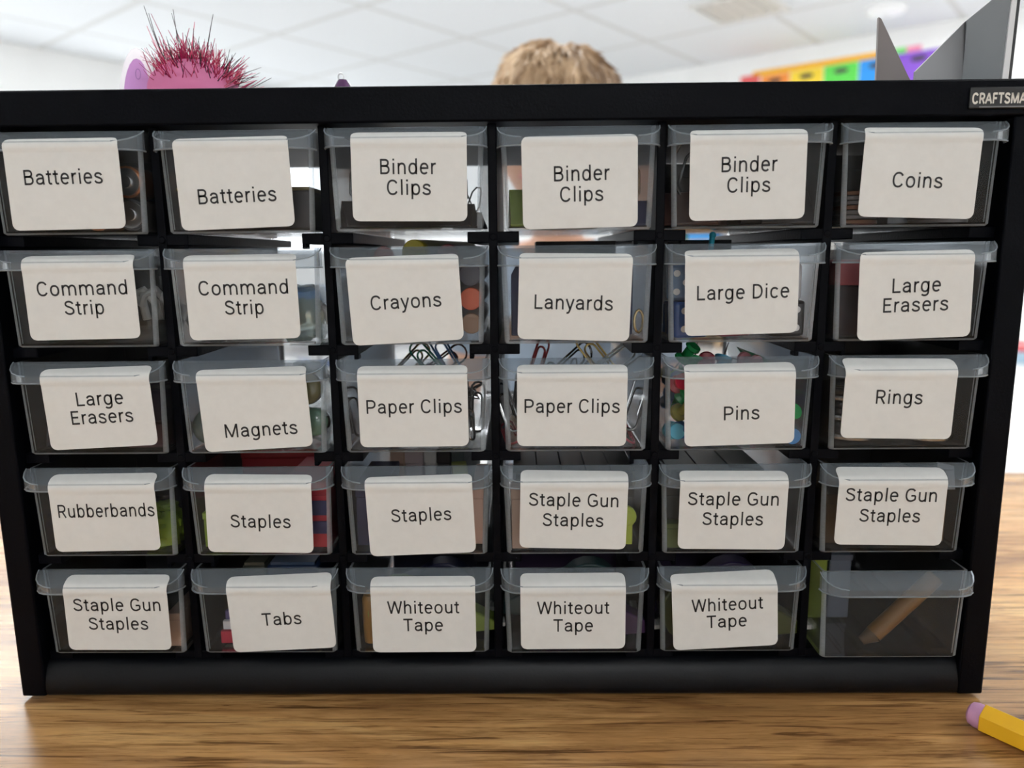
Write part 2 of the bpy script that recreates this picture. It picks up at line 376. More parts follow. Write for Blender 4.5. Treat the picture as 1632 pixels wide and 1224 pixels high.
G = {
 'B': (87.6, [V(17.6, 0, 100), [(17.6, 94), (46, 94)]+oval(46, 74, 24, 20, 90, -90, 10)+[(17.6, 54)], [(17.6, 54), (47, 54)]+oval(47, 30, 28, 24, 90, -90, 10)+[(17.6, 6)]]),
 'C': (91.6, [oval(47, 50, 35, 45, 33, 327, 24)]),
 'D': (92, [V(17.6, 0, 100), [(17.6, 94), (38, 94)]+oval(38, 50, 41, 44, 90, -90, 14)+[(17.6, 6)]]),
 'E': (80, [V(17.6, 0, 100), [(17.6, 94), (72, 94)], [(17.6, 52), (66, 52)], [(17.6, 6), (73, 6)]]),
 'F': (78, [V(17.6, 0, 100), [(17.6, 94), (72, 94)], [(17.6, 50), (64, 50)]]),
 'G': (95.8, [oval(49, 50, 36, 45, 38, 300, 22)+[(79, 15), (83, 20), (83, 45)], [(83, 45), (51, 45)]]),
 'L': (76, [V(17.6, 0, 100), [(17.6, 6), (72, 6)]]),
 'M': (122.8, [V(17.6, 0, 100), V(105, 0, 100), [(20, 98), (61.4, 4)], [(103, 98), (61.4, 4)]]),
 'N': (98, [V(17.6, 0, 100), V(80, 0, 100), [(20, 98), (78, 2)]]),
 'P': (88.7, [V(17.6, 0, 100), [(17.6, 94), (46, 94)]+oval(46, 68.5, 31, 25.5, 90, -90, 12)+[(17.6, 43)]]),
 'R': (88, [V(17.6, 0, 100), [(17.6, 94), (45, 94)]+oval(45, 70, 29, 24, 90, -90, 12)+[(17.6, 46)], [(48, 46), (77, 0)]]),
 'S': (85, [Sx]),
 'T': (84, [[(4, 94), (80, 94)], V(42, 0, 94)]),
 'W': (124.8, [[(7, 100), (33, 1)], [(33, 1), (62.4, 99)], [(62.4, 99), (92, 1)], [(92, 1), (118, 100)]]),
 'A': (92, [[(5, 0), (46, 99)], [(87, 0), (46, 99)], [(20, 34), (72, 34)]]),
 'a': (76.5, [bez((14, 53), (15, 74), (60, 76), (60, 48))+[(60, 14), (63, 0)], [(60, 42), (40, 42)]+bez((40, 42), (2, 41), (6, 6), (33, 6))[1:]+bez((33, 6), (46, 6), (58, 14), (60, 22))[1:]]),
 'b': (79, [V(15, 0, 104), oval(40.5, 37, 25.5, 32.5)]),
 'c': (73.6, [oval(39, 37, 26.5, 32.5, 38, 322, 20)]),
 'd': (79, [V(63, 0, 104), oval(37.5, 37, 25.5, 32.5)]),
 'e': (74.5, [[(12, 40), (63, 40)]+oval(38, 37, 26, 32.5, 8, 318, 22)[0:]]),
 'g': (79, [oval(37.5, 37, 25.5, 32.5), [(63, 74), (63, 2)]+bez((63, 2), (63, -28), (25, -28), (15, -15))[1:]]),
 'h': (77.5, [V(15, 0, 104), bez((15, 48), (20, 76), (62, 80), (62, 44))+[(62, 0)]]),
 'i': (34, [V(17, 0, 74), [(17, 89), (17, 102)]]),
 'l': (34, [V(17, 0, 104)]),
 'm': (123.3, [V(15, 0, 74), bez((15, 48), (20, 76), (61, 80), (61, 44))+[(61, 0)], bez((61, 48), (66, 76), (108, 80), (108, 44))+[(108, 0)]]),
 'n': (77.6, [V(15, 0, 74), bez((15, 48), (20, 76), (62, 80), (62, 44))+[(62, 0)]]),
 'o': (80, [oval(40, 37, 27.5, 32.5)]),
 'p': (79, [V(15, -28, 74), oval(40.5, 37, 25.5, 32.5)]),
 'r': (47.6, [V(15, 0, 74), bez((15, 46), (18, 64), (30, 70), (45, 68.5))]),
 's': (72.6, [sx_]),
 't': (46, [[(21, 92), (21, 20)]+bez((21, 20), (21, 4), (30, 4), (42, 7))[1:], [(2, 68.5), (41, 68.5)]]),
 'u': (77.5, [[(15, 74), (15, 28)]+bez((15, 28), (15, -4), (58, 0), (62, 24))[1:], V(62, 0, 74)]),
 'y': (66.5, [[(6, 74), (34, 3)], [(60, 74), (31, -8)]+bez((31, -8), (26, -22), (20, -24), (8, -22.5))[1:]]),
 ' ': (35, []),
}
def lettering(text, half=HB, track=5.0):
    """flat ribbons of a word as (vertices, faces); returns width too"""
    vs, fs = [], []; x = 0
    for ch in text:
        adv, strokes = G[ch]
        for st in strokes:
            st = [p for k, p in enumerate(st) if k == 0 or math.dist(p, st[k-1]) > .2]
            n = len(st); closed = math.dist(st[0], st[-1]) < 1
            o = len(vs)
            for k in range(n):
                a = st[k-1] if k > 0 else (st[-2] if closed else st[k]); c = st[k+1] if k < n-1 else (st[1] if closed else st[k])
                t1 = Vector((st[k][0]-a[0], st[k][1]-a[1])); t2 = Vector((c[0]-st[k][0], c[1]-st[k][1]))
                if t1.length < 1e-6: t1 = t2
                if t2.length < 1e-6: t2 = t1
                t1.normalize(); t2.normalize(); tt = t1+t2
                if tt.length < .3: tt = t1
                tt.normalize(); nn = Vector((-tt.y, tt.x)); mit = min(1.6, 1/max(.4, nn.dot(Vector((-t1.y, t1.x)))))
                vs += [(x+st[k][0]+nn.x*half*mit, st[k][1]+nn.y*half*mit), (x+st[k][0]-nn.x*half*mit, st[k][1]-nn.y*half*mit)]
            fs += [(o+2*k, o+2*k+1, o+2*k+3, o+2*k+2) for k in range(n-1)]
        x += adv+track
    xs = [v[0] for v in vs]
    return vs, fs, min(xs), max(xs)

# name badge
bx0, bx1 = .1957, .2224
bd = MB().box(bx0, bx1, FY-.0012, FY+.0002, .1238+cz, .1322+cz).build('name_badge', M['badge'], cab, bevel=.0004)
vs, fs, xa, xb = lettering('CRAFTSMAN', 10.5, 4)
k_ = (.2212-.1966)/(xb-xa)
MB().add([(.1966+(u-xa)*k_, FY-.0013, .1257+cz+v*.0041/100) for u, v in vs], fs).build('lettering', M['badgeletter'], bd, smooth=False)
MB().box(.1997, .2212, FY-.0014, FY-.0011, .1242+cz, .12465+cz).build('underline', C('badge line', (.2, .2, .2), .4, metal=.5), bd, smooth=False)

# ------------------------------------------------------------------ drawers
YF, YS = -.003, -.0115                                      # drawer face, front of the lip
DROP, SK = .0051, .0086
plan = [(-.034, YF), (-.0337, -.0052), (-.0326, -.0076), (-.0305, -.0096), (-.0275, -.0109), (-.024, YS)]
plan += [(-x, y) for x, y in plan[::-1]]
def lip_mesh():
    """local origin: middle of the drawer's top front edge"""
    mb = MB(); n = len(plan); th = .0009
    c = [(x*(1-th/.034) if abs(x) > .024 else x, y+th if y < YF-.0005 else y) for x, y in plan]
    zs = lambda y: -DROP*(YF-y)/(YF-YS)
    to = [(x, y, zs(y)) for x, y in plan]; bo = [(x, y, -SK) for x, y in plan]
    ti = [(x, y, zs(y)-th*1.2) for x, y in c]; bi = [(x, y, -SK) for x, y in c]
    mb.mi = 0
    mb.add(to+bo+ti+bi, [tuple(range(n))]+[(k+1, k, n+k, n+k+1) for k in range(n-1)]+[(n+k+1, n+k, 3*n+k, 3*n+k+1) for k in range(n-1)]
           + [(3*n+k+1, 3*n+k, 2*n+k, 2*n+k+1) for k in range(n-1)]+[tuple(2*n+k for k in range(n))[::-1], (0, 2*n, 3*n-1, n-1)]
           + [(0, n, 3*n, 2*n), (n-1, 3*n-1, 4*n-1, 2*n-1)])
    mb.mi = 1                                              # rounded bead along the lower edge, the ends and the crease
    mb.tube([(x, y+.0003, -SK+.0002) for x, y in plan], .00042, 6)
    for sd in (-1, 1):
        mb.tube([(x*.999, y+.0002, zs(y)-.0001) for x, y in plan if x*sd > .022], .00030, 6)
    return mb
def rrect(hx, y0, y1, r, z, n=4):
    out = []
    for cx, cy, a in ((hx-r, y0+r, -90), (hx-r, y1-r, 0), (-hx+r, y1-r, 90), (-hx+r, y0+r, 180)):
        out += [(x, y, z) for x, y in [(cx+r*math.cos(math.radians(a+90*k/n)), cy+r*math.sin(math.radians(a+90*k/n))) for k in range(n+1)]]
    return out
DH = .0425
def bin_mesh():
    mb = MB(); w_ = .0011
    rings = [rrect(.0308, YF+.0010, .1372, .0022, -DH), rrect(.0316, YF+.0003, .138, .0022, -DH+.0009), rrect(.0329, YF, .1388, .0018, 0),
             rrect(.0329-w_, YF+w_, .1388-w_, .0012, 0), rrect(.0316-w_, YF+w_+.0003, .138-w_, .0014, -DH+w_+.0006), rrect(.0308-w_, YF+w_+.001, .1372-w_, .0014, -DH+w_)]
    mb.loft(rings)
    nr_ = len(rings[0]); rim_ = 5
    for f_i, f in enumerate(mb.f):
        ys = [mb.v[q][1] for q in f]; xs = [mb.v[q][0] for q in f]; zs_ = [mb.v[q][2] for q in f]
        if max(ys) < YF+.0024 and (max(abs(q) for q in xs)-min(abs(q) for q in xs)) < .004 and min(abs(q) for q in xs) > .025 and min(xs)*max(xs) > 0: mb.i[f_i] = 1
        if max(ys) < YF+.0012 and max(zs_) < -DH+.0012: mb.i[f_i] = 1
        if min(zs_) > -.0005: mb.i[f_i] = 1
    mb.mi = 0
    for k in range(-2, 3): mb.box(k*.0095-.0003, k*.0095+.0003, .004, .13, -DH+w_, -DH+w_+.0005)   # ribs on the floor
    return mb
LABW, LABH = .0476, .0372
YLB = YS-.00025
LAB = {
(1,1):(3.5,-40.6,0.7,[('Batteries',-0.1,21.4,32.7)]), (1,2):(2.0,-40.8,1.9,[('Batteries',0.8,13.5,32.7)]),
(1,3):(2.0,-38.9,-0.6,[('Binder',-0.4,22.0,23.0),('Clips',-0.2,13.7,18.2)]), (1,4):(0.4,-42.0,1.0,[('Binder',0.8,22.1,22.9),('Clips',0.7,13.8,17.9)]),
(1,5):(-2.4,-39.3,0.7,[('Binder',0.5,22.3,22.8),('Clips',0.5,14.1,17.7)]), (1,6):(-4.9,-39.2,-1.8,[('Coins',-0.7,15.1,20.5)]),
(2,1):(4.8,-38.0,0.8,[('Command',0.9,21.9,38.6),('Strip',0.9,13.7,17.0)]), (2,2):(1.7,-38.5,0.8,[('Command',0.8,22.1,38.1),('Strip',0.5,13.7,16.6)]),
(2,3):(-0.2,-40.5,2.8,[('Crayons',0.3,17.7,30.1)]), (2,4):(-2.0,-40.0,-1.8,[('Lanyards',-0.3,16.0,33.2)]),
(2,5):(-2.7,-38.1,1.4,[('Large Dice',0.6,18.0,38.7)]), (2,6):(-1.6,-40.5,1.8,[('Large',0.3,22.6,20.2),('Erasers',0.3,14.5,27.3)]),
(3,1):(8.1,-37.0,2.7,[('Large',1.0,22.1,20.6),('Erasers',0.9,14.0,27.3)]), (3,2):(4.4,-38.2,3.0,[('Magnets',1.8,9.0,31.9)]),
(3,3):(0.8,-37.5,0.3,[('Paper Clips',0.4,18.0,41.5)]), (3,4):(-2.5,-37.7,-0.4,[('Paper Clips',0.1,17.9,41.3)]),
(3,5):(-1.4,-37.6,1.6,[('Pins',0.9,14.2,15.4)]), (3,6):(-6.9,-35.2,-1.1,[('Rings',0.0,18.3,19.9)]),
(4,1):(4.9,-36.2,0.8,[('Rubberbands',1.1,19.1,43.4)]), (4,2):(1.9,-37.3,-1.0,[('Staples',0.5,14.8,27.0)]),
(4,3):(3.1,-38.5,2.2,[('Staples',0.3,18.7,26.9)]), (4,4):(-1.9,-36.1,-1.4,[('Staple Gun',-0.1,22.7,39.7),('Staples',-0.1,13.4,27.1)]),
(4,5):(-2.7,-36.8,-0.7,[('Staple Gun',-0.1,23.5,40.1),('Staples',0.1,14.3,26.9)]), (4,6):(-5.6,-35.2,-1.0,[('Staple Gun',-0.4,23.3,40.1),('Staples',-0.2,13.8,26.8)]),
(5,1):(5.6,-35.6,-0.2,[('Staple Gun',0.3,22.3,40.1),('Staples',0.2,13.1,27.5)]), (5,2):(10.0,-35.9,2.8,[('Tabs',0.0,15.5,18.1)]),
(5,3):(2.4,-37.2,0.2,[('Whiteout',0.0,22.1,32.9),('Tape',-0.3,13.5,18.1)]), (5,4):(-1.2,-35.3,0.2,[('Whiteout',0.1,20.2,32.8),('Tape',0.1,11.6,18.0)]),
(5,5):(-3.6,-35.5,3.1,[('Whiteout',1.1,21.3,32.3),('Tape',0.7,13.1,18.2)])}
SL = math.hypot(YF-YS, DROP); SD = Vector(((YF-YS)/SL, DROP/SL))     # up the slope of the lip
def on_label(spec, u, v, lift):
    """u across, v up from the label's lower edge -> point on the paper, which hangs from the lip and folds over it"""
    t = math.radians(spec[2]); x = spec[0]/1000+u*math.cos(t)-v*math.sin(t); s = spec[1]/1000+u*math.sin(t)+v*math.cos(t)
    e_ = s+DROP; R = .0022
    if e_ <= -R: return (x, YLB-lift+.0003*min(1, max(0, (-SK+.0002-s)/.0004)), s)
    th0 = math.atan2(SD.x, SD.y)
    if e_ < R:                                             # rounded bend
        k = (e_+R)/(2*R); a = th0*k; rad = 2*R/th0
        return (x, YLB+rad*(1-math.cos(a))-lift*math.cos(a), -DROP-R+rad*math.sin(a)+lift*math.sin(a))
    rad = 2*R/th0; py, pz = YLB+rad*(1-math.cos(th0)), -DROP-R+rad*math.sin(th0)
    return (x, py+SD.x*(e_-R)-lift*math.cos(th0), pz+SD.y*(e_-R)+lift*math.sin(th0))
def label_mesh(spec):
    mb = MB(); rows = []; r = .0028; nr = 40; nc = 10
    hs = [LABH*k/nr for k in range(nr+1)]; hs = sorted(hs+[.0003, .0006, LABH-.0003, LABH-.0006])
    for v in hs:
        d = min(v, LABH-v); hw = LABW/2-(r-math.sqrt(max(0, r*r-(r-d)**2)) if d < r else 0)
        rows.append([(-hw+2*hw*k/nc, v) for k in range(nc+1)])
    n = nc+1
    top = [on_label(spec, u, v, .00016) for row in rows for u, v in row]; bot = [on_label(spec, u, v, 0) for row in rows for u, v in row]
    R_ = len(rows); K = len(top)
    fs = [(a*n+k, a*n+k+1, (a+1)*n+k+1, (a+1)*n+k) for a in range(R_-1) for k in range(nc)]
    fs2 = [tuple(K+i for i in f[::-1]) for f in fs]
    rim = [k for k in range(n)]+[a*n+nc for a in range(1, R_)]+[(R_-1)*n+k for k in range(nc-1, -1, -1)]+[a*n for a in range(R_-2, 0, -1)]
    fs3 = [(rim[(i+1) % len(rim)], rim[i], K+rim[i], K+rim[(i+1) % len(rim)]) for i in range(len(rim))]
    return mb.add(top+bot, fs+fs2+fs3)
ORD = {1: 'top', 2: 'second', 3: 'middle', 4: 'fourth', 5: 'bottom'}
CO = {1: 'first', 2: 'second', 3: 'third', 4: 'fourth', 5: 'fifth', 6: 'sixth'}
DRAW = {}
lipme = lip_mesh().build('handle_lip', [M['lip'], M['edge']], angle=30); binme = bin_mesh().build('drawer', [M['bin'], M['edge']], angle=40)
OFF = {(5,6): (.6, -.006, 0), (1,1): (0, -.001, 0), (5,4): (-.3, -.001, 0), (1,4): (.4, 0, 0), (1,3): (0, -.0005, .3), (4,5): (-.4, 0, 0), (2,3): (-.2, 0, 0), (3,6): (.3, -.0015, .3)}
for r in range(1, 6):
    for c in range(1, 7):
        ox, oy, oz = OFF.get((r, c), (0, 0, 0))
        x, z = (c-3.5)*PX+ox/1000, Z0+(3-r)*PZ+.0216+oz/1000
        sp = LAB.get((r, c))
        txt = ' '.join(q[0] for q in sp[3]) if sp else None
        lb = ('clear plastic drawer labelled "%s", %s row, %s from the left' % (txt, ORD[r], CO[c])) if txt else 'clear plastic drawer with no paper label in the bottom right corner'
        if (r, c) == (1, 1): bn, lp = binme, lipme
        else: bn, lp = binme.copy(), lipme.copy(); COL.objects.link(bn); COL.objects.link(lp)
        bn.parent = cab; bn.location = (x, oy, z-TABLE); bn['label'] = lb
        lp.parent = bn
        DRAW[(r, c)] = Vector((x, oy, z))
        if sp:
            lt = label_mesh(sp); lt.mi = 1
            for (wd, u0, v0, wid) in sp[3]:
                vs, fs, xa, xb = lettering(wd); k_ = wid/1000/(xb-xa); kv = .0061/100
                lt.add([on_label(sp, u0/1000+(u-(xa+xb)/2)*k_, v0/1000+(v-50)*kv, .00026) for u, v in vs], fs)
            lt.build('paper_label', [M['paper'], M['blackprint']], bn, angle=60)

# ------------------------------------------------------------------ what is in the drawers
FL = DH-.0016                                              # drawer floor below its top edge
def at(r, c, x, y, z=0.0):
    """millimetres inside a drawer: x from its middle, y back from its face, z up from its floor"""
    d = DRAW[(r, c)]
    return (d.x+x/1000, d.y+YF+y/1000, d.z-FL+z/1000)
def where_in(r, c):
    sp = LAB.get((r, c)); t_ = ' '.join(q[0] for q in sp[3]) if sp else 'unlabelled'
    return '%s drawer, %s row' % (t_, ORD[r])
def box_of(r, c, x, y, z, dims, col, nm, lbl, rz=0.0, stripe=None, name='staple_box'):
    t = thing(name, lbl, 'box', at(r, c, x, y, z), (0, 0, rz), 'boxes of staples')
    a, l, h = [q/1000 for q in dims]
    MB().box(-a/2, a/2, 0, l, 0, h*.8).build('carton', C('carton '+nm, col, .5), t, bevel=.0005)
    MB().box(-a/2-.0003, a/2+.0003, -.0003, l+.0003, h*.8, h).build('lid', C('carton '+nm, col, .5), t, bevel=.0004)
    for s0, s1 in (stripe or []):
        MB().box(-a/2+.001, a/2-.001, -.0007, -.0001, s0/1000, s1/1000).build('stripe', C('stripe navy', (.02, .02, .10), .5), t, smooth=False)
    return t
def battery(r, c, x, z, lbl, wrap=(.45, .16, .06), y=4):
    t = thing('battery', lbl, 'battery', at(r, c, x, y, z), group='batteries in the first drawer')
    MB().cyl((0, .016, .0068), (0, .047, .0068), .0068, n=20).build('wrapper', C('battery dark wrap', (.03, .03, .035), .35), t)
    MB().cyl((0, .0012, .0068), (0, .016, .0068), .0068, n=20).build('band', C('battery band %s' % (wrap,), wrap, .3, metal=.6), t)
    MB().cyl((0, 0, .0068), (0, .0012, .0068), .0058, n=20).build('end_cap', M['silver'], t)
    MB().cyl((0, -.0011, .0068), (0, 0, .0068), .0026, n=14).build('terminal', M['silver'], t)
battery(1, 1, 23, 0, 'dark battery lying lowest at the right of the first Batteries drawer', (.10, .10, .11))
battery(1, 1, 22.5, 13.8, 'copper banded battery lying on the dark one in the first Batteries drawer')
battery(1, 1, 8, 0, 'copper banded battery behind the label of the first Batteries drawer')
t = thing('battery_pack', 'dark grey battery pack filling the lower half of the second Batteries drawer', 'battery pack', at(1, 2, 0, 5))
MB().box(-.029, .029, 0, .05, 0, .0165).build('pack_body', C('pack dark grey', (.035, .036, .042), .5), t, bevel=.001)
MB().box(-.0291, .0291, -.0002, .05, .0165, .018).build('pack_lid', C('pack olive edge', (.16, .14, .05), .5), t, bevel=.0004)

def binder_clip(r, c, x, y, z, rz, lbl, col=None, sz=1.0, tilt=0.0):
    t = thing('binder_clip', lbl, 'binder clip', at(r, c, x, y, z), (tilt, 0, rz), 'binder clips in the top row')
    s = sz*.001; L_ = 11*s
    MB().prism([(-6*s, 0), (6*s, 0), (6.4*s, .8*s), (1.1*s, 11*s), (.5*s, 11.6*s), (-.5*s, 11.6*s), (-1.1*s, 11*s), (-6.4*s, .8*s)], -L_, L_, 'x').build('spring_body', col or M['clip'], t, bevel=.0003)
    for sd in (-1, 1):
        pts = [(-4*s, sd*.8*s, 10.5*s), (-6*s, sd*3*s, 15*s), (-4.5*s, sd*6.5*s, 24*s), (-2*s, sd*8*s, 27*s), (2*s, sd*8*s, 27*s), (4.5*s, sd*6.5*s, 24*s), (6*s, sd*3*s, 15*s), (4*s, sd*.8*s, 10.5*s)]
        MB().tube(pts, .55*s, 6).build('wire_handle', M['wire'], t)
binder_clip(1, 3, -20, 12, 0, .5, 'black binder clip with silver handles at the left of the third top drawer')
binder_clip(1, 3, 19, 10, 0, -.3, 'black binder clip at the right of the third top drawer', sz=.85)
binder_clip(1, 3, -2, 34, 0, .2, 'black binder clip further back in the third top drawer', sz=1.1)
binder_clip(1, 3, 24, 38, 0, .9, 'small black binder clip in the back right of the third top drawer', sz=.7)
binder_clip(1, 4, -14, 12, 0, .08, 'lime green binder clip at the left of the fourth top drawer', C('lime clip', (.17, .24, .05), .4), sz=1.4)
binder_clip(1, 4, 21, 10, 0, .2, 'navy binder clip at the right of the fourth top drawer', C('navy clip', (.015, .02, .07), .4), sz=.95)
binder_clip(1, 4, -6, 40, 0, -.4, 'large black binder clip at the back of the fourth top drawer', sz=1.35)
binder_clip(1, 5, -21, 10, 0, -.5, 'dark brown binder clip at the left of the fifth top drawer', C('brown clip', (.06, .03, .025), .35), sz=1.25)
binder_clip(1, 5, 17, 10, 0, .3, 'large black binder clip at the right of the fifth top drawer', sz=1.25)
binder_clip(1, 5, 3, 42, 0, .1, 'black binder clip at the back of the fifth top drawer', sz=1.4)

box_of(1, 5, 0, 80, 0, (56, 50, 34), (.02, .018, .02), 'black', 'added black carton behind the clips in the fifth top drawer', name='carton')  # added to darken the view through this drawer
def coin(x, y, z, rr, col, lbl, tilt=(0, 0, 0)):
    t = thing('coin', lbl, 'coin', at(1, 6, x, y, z), tilt, 'coins in the Coins drawer')
    MB().cyl((0, 0, 0), (0, 0, .0017), rr, n=28).build('disc', col, t, bevel=.0002)
    MB().cyl((0, 0, .0017), (0, 0, .0019), rr*.82, n=28).build('raised_face', col, t)
cs, cc_ = C('dull nickel', (.16, .15, .15), .45, metal=.9), C('dull copper', (.16, .08, .05), .45, metal=.9)
for k in range(7): coin(-21+.4*math.sin(k*2), 13+.4*math.cos(k*3), k*2.0, .0098, cs if k % 3 else cc_, ['lowest', 'second', 'third', 'fourth', 'fifth', 'sixth', 'topmost'][k]+' coin of the stack at the left of the Coins drawer')
for k in range(4): coin(16+.5*math.sin(k*2+1), 14, k*2.0, .0118, cs, ['lowest', 'second', 'third', 'topmost'][k]+' coin of the short stack at the right of the Coins drawer')

def pillow(hx, hy, hz, n=14, seed=0, rough_=.16):
    def fn(u):
        e_ = 1/max(abs(u.x), abs(u.y), .35 if abs(u.z) > .5 else .001) if False else 1
        return (abs(u.x)**4+abs(u.y)**4+abs(u.z)**4)**(-.25)*(1+rough_*noise.noise(Vector(u)*3.1+Vector((seed, 0, 0))))
    mb = MB(); mb.ball((0, 0, hz), (hx, hy, hz), 22, 14, fn); return mb
def packet(r, c, x, y, z, lbl, hx, hy, hz, bagm, strip=None, seed=1, rz=0.0):
    t = thing('adhesive_strip_packet', lbl, 'packet', at(r, c, x, y, z), (0, 0, rz), 'bags of adhesive strips')
    pillow(hx/1000, hy/1000, hz/1000, seed=seed, rough_=.22).build('plastic_bag', bagm, t)
    for k in range(3):
        a = (k-1)*hx*.55/1000
        MB().tube([(a-.004, -hy*.5/1000, hz*1.0/1000), (a-.002, -hy*.55/1000, hz*1.3/1000), (a+.003, -hy*.5/1000, hz*1.45/1000), (a+.007, -hy*.35/1000, hz*1.1/1000), (a+.008, -hy*.3/1000, hz*.6/1000)], .0018, 8).build('white_strip', strip or C('strip white', (.75, .76, .76), .4), t)
packet(2, 1, 20, 14, 0, 'clear bag of white strips at the right of the first Command Strip drawer', 10, 11, 16, M['bag'], seed=3)
packet(2, 1, -14, 16, 0, 'dim green backed bag at the left of the first Command Strip drawer', 15, 12, 13, tint_bag('green bag', (.10, .28, .20)), C('strip grey', (.3, .33, .33), .5), seed=5)
packet(2, 2, 19, 16, 0, 'clear teal tinted bag at the right of the second Command Strip drawer', 11, 13, 12, tint_bag('teal bag', (.45, .62, .60)), seed=8)
packet(2, 2, -16, 14, 0, 'grey tinted bag at the left of the second Command Strip drawer', 14, 11, 13, tint_bag('grey bag', (.25, .30, .30)), seed=12)

def crayon(x, y, z, col, nm, lbl, rr=.0046, rz=0.0, ln=.085):
    t = thing('crayon', lbl, 'crayon', at(2, 3, x, y, z), (0, 0, rz), 'chunky crayons')
    MB().cyl((0, .001, rr), (0, ln, rr), rr, n=18).build('paper_wrapper', C('crayon wrap '+nm, tuple(.25+.45*q for q in col), .6), t)
    MB().cyl((0, -.0035, rr), (0, .001, rr), rr, n=18, rings=[(0, rr*.93), (.1, rr), (1, rr)]).build('wax_end', C('crayon '+nm, col, .4), t)
    MB().cyl((0, ln, rr), (0, ln+.008, rr), rr*.8, rr*.4, 14).build('wax_tip', C('crayon '+nm, col, .4), t)
CRAY = [(26, 8, 13, (.62, .11, .04), 'orange', 'orange crayon at the lower right beside the Crayons label'), (25.8, 8, 23.5, (.05, .045, .065), 'purple grey', 'dark grey purple crayon above the orange one beside the Crayons label'),
(26, 8, 2.5, (.28, .17, .11), 'tan', 'tan crayon lying lowest at the right of the Crayons drawer')]
for x, y, z, col, nm, lbl in CRAY: crayon(x, y, z, col, nm, lbl, (.0050 if 'orange' in nm or 'purple' in nm else .0046))
for x, nm_ in ((-19.5, 'red orange'), (-3.3, 'yellow'), (12.8, 'wine red')):
    for z, lv, col, cn in ((0, 'lowest', (.05, .10, .25), 'blue'), (16.1, 'second', (.04, .15, .05), 'green')):
        crayon(x, 14, z, col, cn, '%s crayon, %s under the %s one in the Crayons drawer' % (cn, lv, nm_), .0080, 0)
crayon(-15, 22, 32.2, (.50, .07, .03), 'red orange', 'red orange crayon showing above the rim left of the yellow one', .0046, .25)
crayon(0, 24, 32.4, (.42, .36, .02), 'yellow', 'yellow crayon standing highest above the rim of the Crayons drawer', .0060, -.22)
crayon(15, 24, 32.2, (.16, .012, .02), 'wine red', 'wine red crayon above the rim at the right of the yellow one', .0050, -.1)

def lanyard(x, y, lbl, col, w_=8, h=30, rz=0.0):
    t = thing('lanyard', lbl, 'lanyard', at(2, 4, x, y, 1.2), (0, 0, rz), 'folded lanyards')
    for k in range(4):
        pts = [(-w_/2000, k*.0032, 0), (-w_/2000, k*.0032, h/1000-.004), (-w_/4000, k*.0032, h/1000), (w_/4000, k*.0032, h/1000), (w_/2000, k*.0032, h/1000-.004), (w_/2000, k*.0032, 0)]
        poly = [(p[0], p[2]) for p in pts]
        MB().prism(poly, k*.0034, k*.0034+.0022, 'y').build('ribbon_fold', col, t, bevel=.0004)
    MB().tube([(w_/2000+.002+.0022*math.cos(a*PI/6), -.002, .006+.005*math.sin(a*PI/6)) for a in range(12)], .0006, 6, True).build('metal_clip', C('brass clip', (.5, .38, .2), .3, metal=1), t)
navy = C('navy ribbon', (.008, .016, .065), .7)
lanyard(-24, 8, 'folded navy lanyard at the left of the Lanyards drawer', navy, 9, 31)
lanyard(22.6, 9, 'folded dark navy lanyard slanting at the right of the Lanyards label', navy, 7, 33, .3)
lanyard(-8, 28, 'brown lanyard further back in the Lanyards drawer', C('brown ribbon', (.13, .07, .05), .7), 16, 14)
lanyard(18, 40, 'tan lanyard at the back right of the Lanyards drawer', C('tan ribbon', (.25, .17, .10), .7), 14, 12)

def die(x, y, z, col, lbl, rz=0.0, sz=.016, pip=None):
    t = thing('die', lbl, 'die', at(2, 5, x, y, z), (0, 0, rz), 'large dice')
    h = sz/2
    MB().box(-h, h, -h, h, 0, sz).build('cube', col, t, bevel=.0016)
    for u, v in ((-.5, -.5), (.5, .5), (0, 0), (-.5, .5), (.5, -.5)):
        MB().cyl((u*h, -h-.0001, h+v*h), (u*h, -h+.0006, h+v*h), .0015, n=12).build('pip', pip or C('pip white', (.8, .8, .8), .4), t)
die(-22, 12, 0, C('die blue', (.03, .09, .30), .25), 'blue die at the lower left of the Large Dice drawer', .2)
die(-22.5, 12.5, 16.3, C('die slate blue', (.12, .20, .33), .25), 'slate blue die resting on the blue die', -.15)
die(21, 13, 0, C('die charcoal', (.03, .03, .033), .3), 'charcoal die at the lower right of the Large Dice drawer', .1)
die(20.5, 13, 16.3, C('die white', (.62, .62, .66), .3), 'white die with dark pips resting on the charcoal die', -.25, pip=C('pip black', (.02, .02, .02), .4))
die(-2, 16, 0, C('die pink', (.5, .12, .2), .3), 'pink die in the middle of the Large Dice drawer', .4)
die(3, 40, 0, C('die green', (.03, .3, .12), .3), 'green die at the back of the Large Dice drawer', .7)
t = thing('plastic_stick', 'thin bright cyan stick poking up above the Large Dice drawer', 'stick', at(2, 5, -11, 30, 1))
MB().cyl((0, 0, .0016), (.006, .006, .0442), .0013, n=10).build('shaft', C('cyan stick', (.05, .70, .95), .3), t)
MB().ball((.006, .006, .0442), .0017, 10, 8).build('tip', C('cyan stick', (.03, .48, .72), .3), t)

